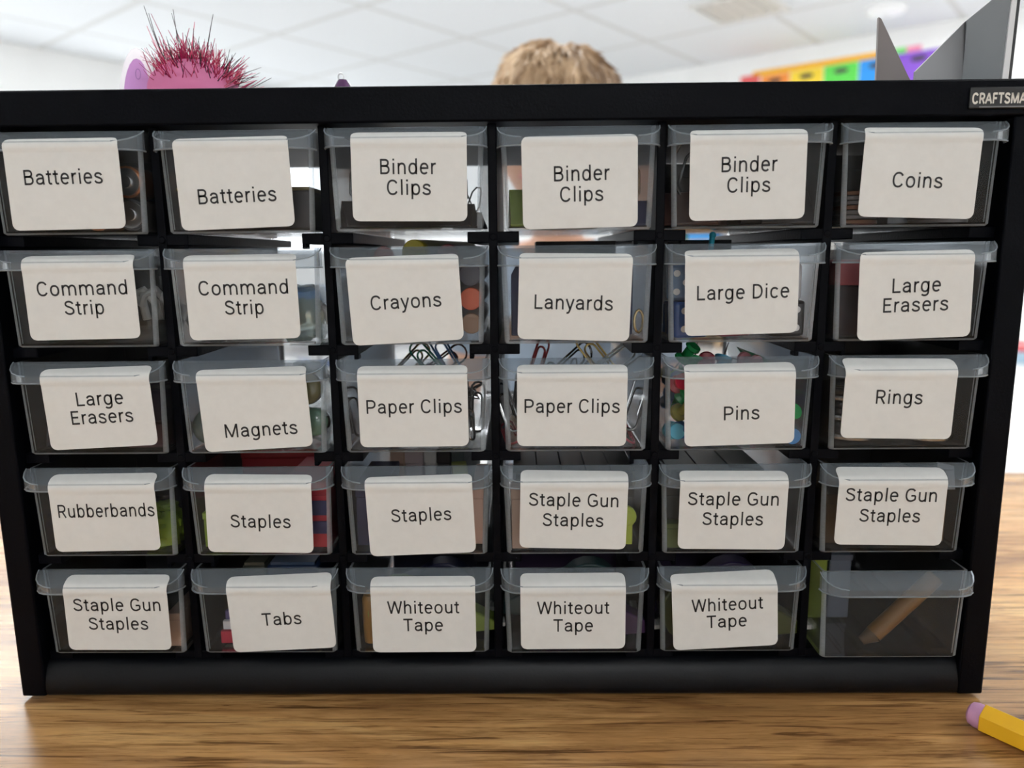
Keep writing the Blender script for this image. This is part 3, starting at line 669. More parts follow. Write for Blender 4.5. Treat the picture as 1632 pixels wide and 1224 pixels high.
def eraser(r, c, x, y, z, col, nm, lbl, sx_=9, sy=20, sz=11, rz=0.0):
    t = thing('eraser', lbl, 'eraser', at(r, c, x, y, z), (0, 0, rz), 'large erasers')
    a, l, h = sx_/1000, sy/1000, sz/1000
    MB().prism([(-.002, 0), (l-.004, 0), (l, h), (.002, h)], -a, a, 'x').build('rubber_block', C('eraser '+nm, col, .7), t, bevel=.0012)
    MB().prism([(.006, -.0001), (l*.55, -.0001), (l*.55+.003, h+.0002), (.0075, h+.0002)], -a-.0002, a+.0002, 'x').build('sleeve', C('eraser sleeve '+nm, tuple(q*.6 for q in col), .5), t)
eraser(2, 6, -20, 6, 0, (.030, .018, .024), 'plum', 'dark plum eraser at the lower left of the right-hand Large Erasers drawer', 10, 30, 22)
eraser(2, 6, -19, 8, 22.4, (.42, .085, .10), 'pink', 'pink eraser resting on the dark plum one', 10, 30, 11)
eraser(2, 6, 14, 8, 0, (.05, .03, .035), 'maroon', 'dark maroon eraser at the right of the right-hand Large Erasers drawer', 9, 30, 15)
eraser(3, 1, 19, 7, 0, (.09, .04, .05), 'dusky', 'dusky red eraser low at the right of the left-hand Large Erasers drawer', 9, 30, 11)
eraser(3, 1, 18, 9, 11.4, (.035, .02, .04), 'violet', 'dark violet eraser on top of the dusky red one', 10, 28, 14)
eraser(3, 1, -18, 8, 0, (.022, .024, .034), 'blue black', 'blue black eraser at the left of the left-hand Large Erasers drawer', 10, 30, 18)

def magnet(x, y, z, col, nm, lbl, rr=.0075, tilt=(PI/2-.15, 0, 0)):
    t = thing('magnet', lbl, 'magnet', at(3, 2, x, y, z), tilt, 'round magnets')
    MB().cyl((0, 0, 0), (0, 0, .004), rr, n=24).build('base', C('magnet grey', (.08, .08, .08), .5), t)
    MB().ball((0, 0, .004), (rr, rr, .003), 22, 8).build('dome', C('magnet '+nm, col, .15, coat=.5), t)
magnet(21, 12, 26, (.22, .20, .08), 'olive', 'round olive glass magnet high at the right of the Magnets drawer')
magnet(25, 10, 11, (.16, .30, .22), 'sea green', 'round sea green magnet below the olive one in the Magnets drawer', .0065)
magnet(17, 22, 8, (.34, .33, .26), 'sand', 'sand coloured magnet behind the sea green one', .0075)
magnet(-23, 11, 9, (.07, .10, .09), 'slate', 'dark slate magnet at the left of the Magnets drawer', .0085)
t = thing('plastic_bag', 'crumpled clear bag around the magnets at the right of the Magnets drawer', 'bag', at(3, 2, 18, 24, 0), group=None)
pillow(.011, .006, .0165, seed=21, rough_=.3).build('bag_film', M['bag'], t)
pillow(.006, .004, .003, seed=2, rough_=.3).build('tied_end', M['bag'], t, loc=(0, 0, .031))

def clip_path(s):
    o = []
    def half(cx, cz, rr, up): return [(cx+rr*math.cos(a), cz+(rr*math.sin(a) if up else -rr*math.sin(a))) for a in [PI*k/6 for k in range(7)]]
    o += [(-4, 4)]+[(x, z) for x, z in [(-4, 22)]]+[(p[0], p[1]) for p in half(-.5, 22, 3.5, True)[::-1]]
    o += [(3, 22), (3, 5)]+[(p[0], p[1]) for p in half(0, 5, 3, False)]
    o += [(-3, 5), (-3, 18)]+[(p[0], p[1]) for p in half(-.6, 18, 2.4, True)[::-1]]+[(1.8, 9)]
    return [(x*s, 0, z*s) for x, z in o]
def paper_clip(r, c, x, y, z, rot, lbl, col=None, s=.001, wire=.00055):
    o = MB().tube(clip_path(s), wire, 6).build('paper_clip', col or M['wire'], None, at(r, c, x, y, z), rot)
    tag(o, lbl, 'paper clip', 'paper clips')
R3 = random.Random(3)
dk = C('dark clip wire', (.05, .05, .055), .3, metal=1)
def clips(r, c, spots, nm):
    for k, (x, y, z, rx, ry, rz, col, s, txt) in enumerate(spots):
        paper_clip(r, c, x, y, z, (rx, ry, rz), txt, col, s)
red = C('red clip', (.40, .05, .06), .3); pink = C('pink clip', (.6, .15, .2), .3); gold = C('gold clip', (.55, .4, .15), .3, metal=1)
clips(3, 3, [(25, 8, 1, -.3, .3, .9, M['wire'], .0006, 'silver paper clip leaning at the right of the left-hand Paper Clips label'), (22, 14, 4, -.3, -.5, .8, dk, .001, 'dark paper clip leaning behind the silver one at the right of the left-hand label'),
             (27, 16, 2, -.1, .1, .5, dk, .001, 'dark paper clip nearest the right wall of the left-hand Paper Clips drawer'), (-26, 9, 2, -.2, -.3, -.3, dk, .001, 'dark paper clip leaning at the left of the left-hand Paper Clips label'),
             (-24, 14, 2, -.4, .4, .3, M['wire'], .0008, 'small silver paper clip low at the left of the left-hand label'), (-14, 34, 25, -.5, .9, .3, gold, .0011, 'gold paper clip showing above the rim of the left-hand Paper Clips drawer'),
             (-2, 38, 23, -.6, 1.0, .1, C('brown clip wire', (.12, .03, .02), .35), .0013, 'brown paper clip showing above the rim beside the gold one'), (12, 36, 24, -.5, -.7, .2, C('green clip', (.03, .28, .16), .35), .0011, 'green paper clip showing above the rim at the right'),
             (18, 42, 24, -.4, -.4, .5, C('blue clip', (.06, .2, .5), .35), .0011, 'blue paper clip showing above the rim next to the green one')], 'left')
clips(3, 4, [(24, 9, 4, -.2, .4, .2, M['wire'], .0011, 'silver paper clip leaning at the right of the right-hand Paper Clips label'), (22, 14, 7, -.3, -.3, .6, dk, .0012, 'dark paper clip behind the silver one at the right of the right-hand label'),
             (26, 7, 0, -1.3, .5, .2, pink, .0009, 'pink paper clip lying low at the right of the right-hand Paper Clips drawer'), (-26, 9, 4, -.2, -.4, -.2, M['wire'], .001, 'silver paper clip leaning at the left of the right-hand Paper Clips label'),
             (-25, 15, 7, -.4, .3, .4, dk, .0011, 'dark paper clip behind the silver one at the left of the right-hand label'), (-27, 7, 0, -1.3, -.4, .1, red, .0009, 'red paper clip lying low at the left of the right-hand Paper Clips drawer'),
             (-19, 26, 26, -.3, .5, .4, red, .0009, 'red paper clip poking up above the rim of the right-hand drawer'), (-8, 26, 26, -.7, 1.1, .2, M['wire'], .0014, 'large silver paper clip arching above the rim of the right-hand drawer'),
             (8, 26, 24, -.4, .9, -.2, C('pale clip', (.75, .78, .8), .3, metal=.4), .0014, 'pale paper clip slanting above the rim beside the arching silver one'), (23, 30, 24, -.4, -.6, .2, gold, .0012, 'pale gold paper clip above the rim at the far right of the right-hand drawer')], 'right')
# loose clips piled in the middle of each drawer carry the upper ones
for (r, c, nm) in ((3, 3, 'left-hand'), (3, 4, 'right-hand')):
    mb = MB()
    for k in range(70):
        rt = Matrix.Rotation(R3.uniform(0, 6.3), 3, 'Z') @ Matrix.Rotation(R3.uniform(-1.5, 1.5), 3, 'X')
        o = Vector((R3.uniform(-.02, .02), R3.uniform(.01, .075), R3.uniform(.002, .022)))
        pts = [rt @ Vector(p)-rt @ Vector((0, 0, .012))+o for p in clip_path(.0009)]
        if min(p.z for p in pts) < .0005: pts = [p+Vector((0, 0, .0008-min(q.z for q in pts))) for p in pts]
        pts = [Vector((max(-.029, min(.029, p.x)), max(.004, p.y), min(p.z, .034))) for p in pts]
        mb.tube(pts, .0005, 5)
    tag(mb.build('paper_clip_heap', dk, None, at(r, c, 0, 0, 0)), 'heap of dark wire paper clips behind the %s Paper Clips label' % nm, 'paper clips', kind='stuff')

def push_pin(x, y, z, col, nm, lbl, rot=(0, 0, 0), s=1.0):
    t = thing('push_pin', lbl, 'push pin', at(3, 5, x, y, z), rot, 'push pins')
    MB().cyl((0, 0, 0), (0, 0, .0095*s), .004, n=16, rings=[(0, .0042*s), (.16, .0042*s), (.26, .0022*s), (.72, .0026*s), (.82, .0038*s), (1, .0036*s)]).build('head', C('pin '+nm, col, .2, coat=.3), t)
    MB().cyl((0, 0, -.009*s), (0, 0, 0), .0001, .0005*s, 8).build('needle', M['wire'], t)
GR, RD, BL, YE, CY, PK = (.02, .36, .10), (.5, .03, .06), (.02, .16, .42), (.30, .28, .06), (.15, .6, .85), (.75, .3, .35)
PINS = [(-25.5, 9, 27, RD, 'red', 'red push pin high at the left of the Pins label', (1.2, .3, 0)), (-22, 12, 21, GR, 'green', 'green push pin just below the red one left of the Pins label', (1.0, -.5, .4)),
        (-25, 9, 14, YE, 'yellow', 'dull yellow push pin half way up at the left of the Pins label', (.9, .9, 0)), (-24, 9, 6, BL, 'blue', 'blue push pin low at the left of the Pins label', (1.3, .2, .6)),
        (-27, 13, 5, CY, 'cyan', 'cyan push pin in the lower left corner of the Pins drawer', (1.4, -.4, .2)), (-20, 26, 36, GR, 'green', 'green push pin highest above the rim at the left of the Pins drawer', (.4, .6, 0)),
        (-14, 26, 36.5, GR, 'green', 'green push pin above the rim beside the highest green one', (2.6, .3, 0)), (-8, 27, 36, RD, 'red', 'red push pin above the rim of the Pins drawer', (2.0, .8, 0)),
        (0, 27, 37, CY, 'cyan', 'pale blue push pin above the rim in the middle of the Pins drawer', (2.8, .4, 0)), (10, 30, 35, PK, 'pink', 'small pink push pin showing above the rim of the Pins drawer', (1.6, .2, .5)),
        (24, 12, 12, GR, 'green', 'dim green push pin at the right of the Pins label', (1.1, .6, 0)), (25, 10, 4, BL, 'blue', 'dim blue push pin low at the right of the Pins label', (1.5, .1, 0))]
for x, y, z, col, nm, lbl, rot in PINS: push_pin(x, y, z, col, nm, lbl, rot)
mb = MB()
for k in range(60):
    mb.mi = k % 4
    o = Vector((R3.uniform(-.024, .024), R3.uniform(.012, .07), .004+R3.random()*.023)); d = Vector((R3.uniform(-1, 1), R3.uniform(-1, 1), R3.uniform(-.5, .5))).normalized()
    mb.cyl(o-d*.0045, o+d*.0045, .004, n=10, rings=[(0, .004), (.16, .004), (.28, .0022), (.72, .0026), (.84, .0037), (1, .0035)])
tag(mb.build('push_pin_heap', [C('pin green', GR), C('pin blue', BL), C('pin red', RD), C('pin yellow', YE)], None, at(3, 5, 0, 0, 1.5)), 'heap of mixed push pins behind the Pins label', 'push pins', kind='stuff')
t = thing('green_card', 'dark green leaf-shaped card leaning above the rim at the right of the Pins drawer', 'card', at(3, 5, 20, 34, 30))
MB().prism([(-.012, .011), (0, .0065), (.014, -.002), (.004, -.004), (-.006, .002)], -.0004, .0004, 'y').build('card_sheet', C('card green', (.02, .13, .06), .5), t)
MB().tube([(-.012, -.0006, .011), (0, -.0006, .004), (.010, -.0006, -.003)], .0003, 5).build('crease', C('card pale line', (.3, .3, .25), .5), t)

def ring(x, y, z, rr, lbl, col, rot=(0, 0, 0)):
    t = thing('binder_ring', lbl, 'ring', at(3, 6, x, y, z), rot, 'metal rings')
    MB().tube([(rr*math.cos(a*PI/16), rr*math.sin(a*PI/16), .0014) for a in range(32)], .0014, 8, True).build('hoop', col, t)
    MB().cyl((rr-.001, -.003, .0014), (rr-.001, .003, .0014), .0019, n=10).build('hinge', col, t)
rk = C('ring dark steel', (.12, .12, .12), .22, metal=1)
for k in range(8): ring(-18+.8*math.sin(k*1.7), 16+.6*math.cos(k*2.3), 1+k*3.1, .0115, ['lowest', 'second', 'third', 'fourth', 'fifth', 'sixth', 'seventh', 'topmost'][k]+' ring of the pile at the left of the Rings drawer', rk if k % 3 else M['wire'], (.04*math.sin(k), .05*math.cos(k), k*.8))
ring(17, 14, 1, .011, 'single silver ring lying at the right of the Rings drawer', M['wire'])

# fourth row
lime = (.28, .42, .05)
t = thing('rubber_band_bag', 'lime green bag of bands at the lower right of the Rubberbands drawer', 'bag', at(4, 1, 21, 13, 0))
pillow(.010, .009, .0085, seed=4, rough_=.3).build('bag_film', C('lime bag', lime, .25), t)
pillow(.005, .004, .002, seed=6, rough_=.3).build('tied_end', C('lime bag', lime, .25), t, loc=(.001, 0, .0165))
t = thing('rubber_band_ball', 'dark blue ball of bands at the left of the Rubberbands drawer', 'rubber bands', at(4, 1, -19, 15, 0))
MB().ball((0, 0, .0115), .0105, 18, 12).build('core', C('band navy', (.02, .025, .06), .6), t)
for k in range(7):
    q = Matrix.Rotation(k*.9, 3, 'Z') @ Matrix.Rotation(k*1.3, 3, 'X')
    MB().tube([q @ Vector((.0107*math.cos(a*PI/12), .0107*math.sin(a*PI/12), 0))+Vector((0, 0, .0115)) for a in range(24)], .0008, 5, True).build('rubber_band', C('band %d' % (k % 3), [(.05, .06, .12), (.12, .07, .04), (.03, .03, .05)][k % 3], .6), t)

box_of(4, 2, 19, 6, 0, (22, 45, 32), (.42, .012, .03), 'crimson', 'crimson staple box with navy stripes at the right of the left-hand Staples drawer', 0, [(7, 13), (16, 23)])
box_of(4, 2, -24, 7, 0, (12, 40, 17), (.24, .38, .04), 'lime', 'lime green box low at the left of the left-hand Staples drawer')
box_of(4, 2, -3, 54, 0, (50, 40, 38), (.30, .008, .015), 'red', 'wide red box standing tall at the back of the left-hand Staples drawer')
box_of(4, 3, -23, 8, 0, (14, 40, 30), (.02, .022, .075), 'navy', 'navy box at the left of the right-hand Staples drawer')
box_of(4, 3, 20, 7, 0, (7, 40, 30), (.40, .42, .06), 'yellow green', 'thin yellow green box at the right of the right-hand Staples drawer', .12)
box_of(4, 3, 27, 9, 0, (5, 40, 28), (.70, .45, .36), 'peach', 'thin peach box at the far right of the right-hand Staples drawer')
for k, (x, wd, col, nm) in enumerate(((-17, 7, (.55, .38, .30), 'tan'), (-8.5, 9, (.52, .42, .44), 'mauve'), (0, 6, (.68, .66, .66), 'white'), (7, 7, (.012, .012, .014), 'black'), (14.5, 6, (.10, .12, .12), 'slate'))):
    box_of(4, 3, x, 50, 0, (wd, 50, 35), col, nm, '%s staple box standing upright behind the right-hand Staples label' % nm, -.12)

def staple_stick(r, c, x, y, z, lbl, wd=11, ln=70, h=7, col=(.075, .078, .075), axis=0.0):
    t = thing('staple_stick', lbl, 'staples', at(r, c, x, y, z), (0, 0, axis), 'sticks of staple gun staples')
    a, l, hh = wd/2000, ln/1000, h/1000
    m_ = C('staple metal %s' % (col,), col, .38, metal=.6)
    MB().box(-a, a, 0, l, hh-.0012, hh).build('crown', m_, t, bevel=.0002)
    MB().box(-a, -a+.0012, 0, l, 0, hh-.0012).build('prong_wall', m_, t); MB().box(a-.0012, a, 0, l, 0, hh-.0012).build('prong_wall', m_, t)
box_of(4, 4, 0, 10, 0, (56, 72, 28), (.06, .06, .06), 'dark', 'dark carton under the grey staple sticks in the fourth drawer', name='carton')
for k in range(5): staple_stick(4, 4, -23+k*11.5, 10, 28.1, 'grey stick of staples, %s from the left, above the middle Staple Gun Staples label' % CO[k+1])
box_of(4, 4, -25.2, 3, 0, (8, 6, 30), (.42, .30, .24), 'beige', 'beige carton at the left of the fourth drawer labelled Staple Gun Staples', name='carton')
t = thing('lime_tag', 'lime green tag beside the middle Staple Gun Staples label', 'tag', at(4, 4, 23.5, 2.6, 6))
MB().cyl((0, 0, .009), (0, .0035, .009), .005, n=16, rings=[(0, .0035), (.3, .005), (1, .005)]).build('disc', C('lime tag', (.45, .55, .08), .4), t)
MB().box(-.003, .003, .0005, .003, -.004, .006).build('stem', C('lime tag', (.45, .55, .08), .4), t)
box_of(4, 5, -5, 12, 0, (46, 72, 28), (.04, .045, .04), 'dark green grey', 'dark carton under the greenish staple sticks in the fifth drawer', name='carton')
for k in range(3): staple_stick(4, 5, -20+k*15, 12, 28.1, 'greenish grey stick of staples, %s from the left, in the fifth drawer' % CO[k+1], 14.5, col=(.045, .052, .046))
box_of(4, 5, -26, 3, 0, (6, 6, 12), (.10, .14, .04), 'olive', 'olive carton low at the left of the fifth drawer in the fourth row', name='carton')
for k in range(6):
    staple_stick(4, 6, 20.2+k*1.75, 8+k*.4, 0, '%s copper stick of staples from the left in the right-hand drawer of the fourth row' % CO[k+1], 1.5, 45, 26, (.22, .13, .075))
box_of(4, 6, -16, 8, 0, (22, 60, 24), (.10, .065, .04), 'brown', 'brown carton at the left of the right-hand drawer in the fourth row', name='carton')
t = thing('grey_card', 'small grey card leaning above the copper staples', 'card', at(4, 6, 25, 5, 27))
MB().prism([(-.004, 0), (.005, 0), (.0035, .011), (-.004, .013)], -.0004, .0004, 'y').build('card_sheet', C('grey card', (.35, .37, .40), .5), t)
MB().box(-.0035, .003, -.0006, -.0003, .009, .0095).build('printed_line', C('grey card line', (.1, .1, .1), .5), t)

# bottom row
box_of(5, 1, 25.6, 4, 0, (6.5, 40, 17), (.36, .28, .17), 'tan', 'tan carton of staples at the right of the bottom left drawer', name='carton')
for j in range(2): staple_stick(5, 1, -22, 8, j*7.1, '%s dark stick of staples at the left of the bottom left drawer' % ('lower', 'upper')[j], 12, 50, 7, (.05, .05, .055))
t = thing('page_tab_pack', 'small red and white pack of page tabs at the lower left of the Tabs drawer', 'tabs', at(5, 2, -21, 7, 0))
for k, (col, nm) in enumerate((((.5, .02, .06), 'red'), ((.8, .8, .82), 'white'), ((.12, .10, .25), 'violet'))):
    MB().box(-.005+k*.0004, .004-k*.0006, k*.0025, k*.0025+.002, 0, .006+k*.004).build('tab_pad', C('tab '+nm, col, .5), t)
t = thing('tab_dispenser', 'dark blue tab dispenser standing at the back of the Tabs drawer', 'dispenser', at(5, 2, 5, 24, 0))
MB().box(-.013, .013, 0, .03, 0, .032).build('housing', C('dispenser blue', (.012, .03, .085), .35), t, bevel=.0012)
MB().box(-.011, .011, .001, .012, .032, .0335).build('tab_slot', C('dispenser slot', (.05, .08, .14), .3), t)
t = thing('tab_dispenser', 'olive grey tab dispenser beside the dark blue one', 'dispenser', at(5, 2, -15, 26, 0))
MB().box(-.006, .006, 0, .03, 0, .031).build('housing', C('dispenser olive', (.04, .045, .035), .4), t, bevel=.001)
MB().box(-.005, .005, .001, .012, .031, .0325).build('tab_slot', C('dispenser slot2', (.08, .08, .06), .3), t)

def tape(r, c, x, y, z, col, nm, lbl, rz=0.0, s=1.0):
    """correction tape dispenser: rounded body tapering to a nose, wheel inside"""
    t = thing('correction_tape', lbl, 'correction tape', at(r, c, x, y, z), (0, 0, rz), 'correction tape dispensers')
    R_ = .0155*s
    pr = [(R_*math.cos(a), R_+R_*math.sin(a)) for a in [math.radians(q) for q in range(40, 321, 20)]]
    pr += [(.030*s, .003*s), (.046*s, .004*s), (.047*s, .008*s), (.030*s, .018*s)]
    MB().prism(pr, -.0055*s, .0055*s, 'y').build('case', C('tape case '+nm, col, .3), t, bevel=.0008)
    MB().cyl((0, -.0062*s, R_), (0, .0062*s, R_), .0085*s, n=20).build('wheel', C('tape wheel', (.5, .5, .5), .35), t)
    MB().box(.044*s, .051*s, -.003*s, .003*s, .0045*s, .0065*s).build('nose', C('tape nose', (.7, .7, .68), .4), t)
tape(5, 3, -12, 12, 0, (.25, .35, .06), 'lime', 'lime green correction tape at the back left of the third bottom drawer', .1)
tape(5, 3, 8, 34, 0, (.012, .014, .05), 'navy', 'navy correction tape behind the lime one in the third bottom drawer', PI)
t = thing('amber_cap', 'small amber cap at the left of the third bottom drawer', 'cap', at(5, 3, -25.5, 9, 15))
MB().cyl((0, 0, -.0148), (0, 0, .009), .004, n=14, rings=[(0, .0035), (.5, .004), (.9, .004), (1, .003)]).build('barrel', C('amber', (.36, .19, .05), .4), t)
MB().cyl((0, 0, .009), (0, 0, .0105), .002, n=12).build('knob', C('amber', (.36, .19, .05), .4), t)
tape(5, 4, -9, 12, 0, (.06, .025, .09), 'purple', 'purple correction tape in the fourth bottom drawer', .05)
tape(5, 4, 10, 34, 0, (.02, .06, .06), 'teal', 'dark teal correction tape at the back of the fourth bottom drawer', PI)
tape(5, 5, -14, 10, 0, (.055, .07, .012), 'olive', 'olive green correction tape at the left of the fifth bottom drawer', .04, 1.1)
tape(5, 5, 10, 34, 0, (.03, .018, .07), 'violet', 'dark violet correction tape at the back of the fifth bottom drawer', PI)
box_of(5, 3, 3, 66, 0, (54, 50, 36), (.012, .013, .03), 'midnight', 'added midnight blue carton at the back of the third bottom drawer', name='carton')  # this and the next cartons are added to block light through the backs
box_of(5, 4, 0, 66, 0, (56, 50, 36), (.03, .014, .045), 'plum dark', 'added dark plum carton at the back of the fourth bottom drawer', name='carton')
box_of(5, 5, 0, 66, 0, (56, 50, 36), (.022, .014, .04), 'indigo', 'added dark indigo carton at the back of the fifth bottom drawer', name='carton')
box_of(5, 2, 0, 66, 0, (56, 50, 36), (.02, .022, .02), 'soot', 'added soot black carton at the back of the Tabs drawer', name='carton')
box_of(5, 6, 0, 100, 0, (56, 30, 34), (.03, .03, .032), 'charcoal', 'added charcoal carton at the back of the unlabelled drawer', name='carton')
t = thing('marker', 'orange brown marker lying aslant in the unlabelled bottom right drawer', 'marker', at(5, 6, -3, 10, 1.2))
MB().cyl((0, 0, .004), (.0285, .003, .031), .004, n=14).build('barrel', C('marker orange', (.20, .095, .022), .5), t)
MB().cyl((-.0055, 0, .0005), (0, 0, .004), .002, .004, 12).build('tip', C('marker tip', (.10, .06, .03), .5), t)
for (x, lbl, col, nm) in ((-21, 'lime green block at the back left of the unlabelled drawer', (.20, .26, .03), 'lime'), (-9, 'grey blue block beside the lime green block in the unlabelled drawer', (.10, .12, .16), 'grey blue')):
    t = thing('sticky_pad', lbl, 'sticky pad', at(5, 6, x, 36, 0), group='pads in the unlabelled drawer')
    MB().box(-.0055, .0055, 0, .03, 0, .034).build('pad', C('pad '+nm, col, .6), t, bevel=.0008)
    MB().box(-.0055, .0055, -.0004, 0, .031, .034).build('gummed_edge', C('pad edge '+nm, tuple(q*.7 for q in col), .6), t)

for (r, c, txt) in ((1, 1, 'first Batteries drawer'), (1, 6, 'Coins drawer'), (2, 1, 'first Command Strip drawer'), (2, 6, 'right-hand Large Erasers drawer'), (3, 1, 'left-hand Large Erasers drawer'), (3, 6, 'Rings drawer'), (4, 1, 'Rubberbands drawer'), (5, 1, 'bottom left drawer'), (4, 6, 'right-hand drawer of the fourth row')):
    box_of(r, c, 0, 84, 0, (56, 44, 38), (.018, .018, .020), 'matt black', 'added matt black carton at the back of the '+txt, name='carton')  # added cartons that keep the bright room from showing through these drawers
box_of(2, 4, 4, 60, 0, (40, 30, 43.5), (.010, .010, .013), 'case black', 'tall black case showing above the rim behind the lanyards', name='case')
box_of(2, 5, -5, 62, 0, (32, 30, 43.5), (.010, .010, .011), 'case black', 'tall black case showing above the rim behind the dice', name='case')
# ------------------------------------------------------------------ on top of the cabinet
TOP = Z0+ZT
R5 = random.Random(11)
pl = thing('pink_plush', 'bright pink fuzzy plush toy with spiky tinsel hair on top of the cabinet', 'plush toy', (-.1515, .064, TOP))
mp_ = M['felt_pink']
def fz(u): return 1+.05*noise.noise(Vector(u)*5)+.03*noise.noise(Vector(u)*14)
MB().ball((0, 0, .0135), (.0218, .018, .0145), 40, 24, fz).build('body', mp_, pl)
hm = bpy.data.materials.new('tinsel strands'); hm = C('tinsel deep pink', (.42, .02, .10), .25); hm2 = C('tinsel dark', (.03, .008, .014), .3); hm3 = C('tinsel rose', (.75, .12, .22), .3)
h_ = MB()
def strand(b0, d, ln, r0, mi, bend=0.0):
    h_.mi = mi; d = Vector(d).normalized(); b0 = Vector(b0); sd = Vector((d.z, .2, -d.x)).normalized()
    h_.tube([b0+d*ln*t+sd*bend*t*t for t in (0, .35, .7, 1)], r0, 4, r1=r0*.35)
for k in range(300):                                       # short tinsel over the front and crown
    a = R5.uniform(-PI, .3); e_ = R5.uniform(.12, 1.4); u = Vector((math.cos(a)*math.cos(e_), math.sin(a)*math.cos(e_), math.sin(e_)))
    if u.x < -.62: continue
    strand((u.x*.0215, u.y*.0178, .0135+u.z*.0142), Vector((u.x*.7+R5.uniform(-.55, .55), u.y*.5-.1, .75+R5.uniform(-.3, .5))), R5.uniform(.004, .0115), .00026, R5.choice((0, 0, 2, 1)), R5.uniform(-.002, .002))
for k in range(26):                                        # tuft at the right
    strand((.0185, R5.uniform(-.010, .004), .014+R5.uniform(-.003, .006)), (1, R5.uniform(-.2, .2), R5.uniform(.0, .75)), R5.uniform(.008, .017), .00028, R5.choice((0, 2, 2, 1)), R5.uniform(-.002, .002))
LONG = [(-.012, .022, -.016, .034, 1), (-.010, .023, -.011, .030, 0), (-.008, .024, -.0105, .027, 1), (-.006, .025, -.004, .030, 1), (-.003, .026, -.005, .027, 1), (-.001, .026, .0005, .024, 2), (.000, .026, .002, .02, 1),
        (.008, .025, .0045, .026, 1), (.0075, .024, .0035, .018, 0), (-.012, .020, -.010, .018, 1), (-.017, .018, -.010, .016, 0), (-.016, .016, -.012, .019, 0), (.010, .022, .005, .012, 0), (.012, .021, .006, .012, 1),
        (.017, .017, .008, .011, 0), (.018, .015, .010, .013, 1), (.020, .012, .016, .010, 0), (.0205, .011, .02, .0095, 1), (.020, .011, .017, .006, 0), (.021, .011, .013, .009, 2), (.021, .012, .014, .007, 2), (.021, .012, .012, .003, 0),
        (-.004, .025, -.006, .014, 0), (-.002, .026, -.003, .016, 0), (.003, .026, .001, .013, 0), (.004, .026, .002, .014, 1), (.006, .025, .001, .012, 1), (-.009, .022, -.006, .013, 0)]
for x, z, dx, dz, mi in LONG:
    for q in range(2):
        j = R5.uniform(-.0015, .0015)
        strand((x*.95+j, R5.uniform(-.006, .006), z*.9), (dx+j, R5.uniform(-.004, .004), dz), math.hypot(dx, dz)*(1 if q == 0 else R5.uniform(.5, .8)), .00042 if q else .00038, mi if q == 0 else R5.choice((0, 2)), R5.uniform(-.003, .003))
h_.build('tinsel_hair', [hm, hm2, hm3], pl)
def ear(loc, rz, ry, s=1.0):
    pts = arc(0, .010*s, .0088*s, .012*s, -60, 60, 8); pts = [(-.0085*s, 0)]+[(.0085*s, 0)]+[(.0088*s*math.cos(math.radians(a)), .009*s+.022*s*math.sin(math.radians(a))**1.25*(1 if a <= 90 else 1)) if 0 < a < 180 else (math.cos(math.radians(a))*.0088*s, .009*s) for a in range(0, 181, 15)]
    q = [(x, z) for x, z in pts]
    ea = MB().prism(q, -.0012, .0012, 'y').build('ear', M['felt_white'], pl, loc, (0, ry, rz), bevel=.0006)
    MB().prism([(x*.76+.0004, .001+z*.80) for x, z in q], -.0016, -.0011, 'y').build('ear_lining', M['felt_lilac'], ea)
    MB().tube([(.0012*math.cos(a*PI/10)+.001, -.0017, .0185*s+.0024*math.sin(a*PI/10)) for a in range(20)], .0002, 5, True).build('stitched_oval', C('ear stitch', (.55, .32, .62), .7), ea)
ear((-.0268, -.004, .0020), .05, .06, 1.0)
ear((-.0170, .012, .0115), -.2, .35, .85)
ch = thing('purple_charm', 'tiny dark purple charm with a silver loop on top of the cabinet', 'charm', (-.0755, .06, TOP))
MB().cyl((0, 0, 0), (0, 0, .0168), .005, n=20, rings=[(0, .0085), (.15, .0095), (.6, .0062), (.88, .0036), (1, .0022)]).build('body', C('charm purple', (.085, .012, .10), .25, coat=.4), ch)
MB().tube([(-.0008+.0014*math.cos(a*PI/8), 0,   .0183+.0016*math.sin(a*PI/8)) for a in range(16)], .0004, 6, True).build('loop', M['silver'], ch)

fh = thing('file_holder', 'open black file holder with slanted side panels on the cabinet right end', 'file holder', (0, 0, TOP))
mg = C('holder grey black', (.045, .046, .050), .30, spec=.7)
def slab(p2, yfun, th=.0016):
    mb = MB(); n = len(p2)
    mb.add([(x, yfun(x), z) for x, z in p2]+[(x, yfun(x)+th, z) for x, z in p2], [tuple(range(n)), tuple(range(n, 2*n))[::-1]]+[(k, (k+1) % n, n+(k+1) % n, n+k)[::-1] for k in range(n)])
    return mb
slab([(.1755, 0), (.1888, 0), (.1855, .0075), (.1756, .0345), (.1748, .0353)], lambda x: .034-(x-.1748)*.9).build('pointed_panel', C('holder reflection grey', (.22, .19, .185), .35), fh, smooth=False)  # reflection on the black panel put into its grey colour
cp = MB(); nu, nv = 10, 12
for sd in (0, .0014):
    cp.add([(.1852+.0275*u/nu, .018+.0124*u/nu+sd+1.2*((.0083+.0242*u/nu)*v/nv)**2, (.0083+.0242*u/nu)*v/nv) for u in range(nu+1) for v in range(nv+1)],
           [((u*(nv+1)+v), ((u+1)*(nv+1)+v), ((u+1)*(nv+1)+v+1), (u*(nv+1)+v+1)) for u in range(nu) for v in range(nv)])
nn_ = (nu+1)*(nv+1); rm = [u*(nv+1) for u in range(nu+1)]+[nu*(nv+1)+v for v in range(1, nv+1)]+[u*(nv+1)+nv for u in range(nu-1, -1, -1)]+[v for v in range(nv-1, 0, -1)]
cp.f += [(rm[k], rm[(k+1) % len(rm)], nn_+rm[(k+1) % len(rm)], nn_+rm[k]) for k in range(len(rm))]; cp.i += [0]*len(rm)
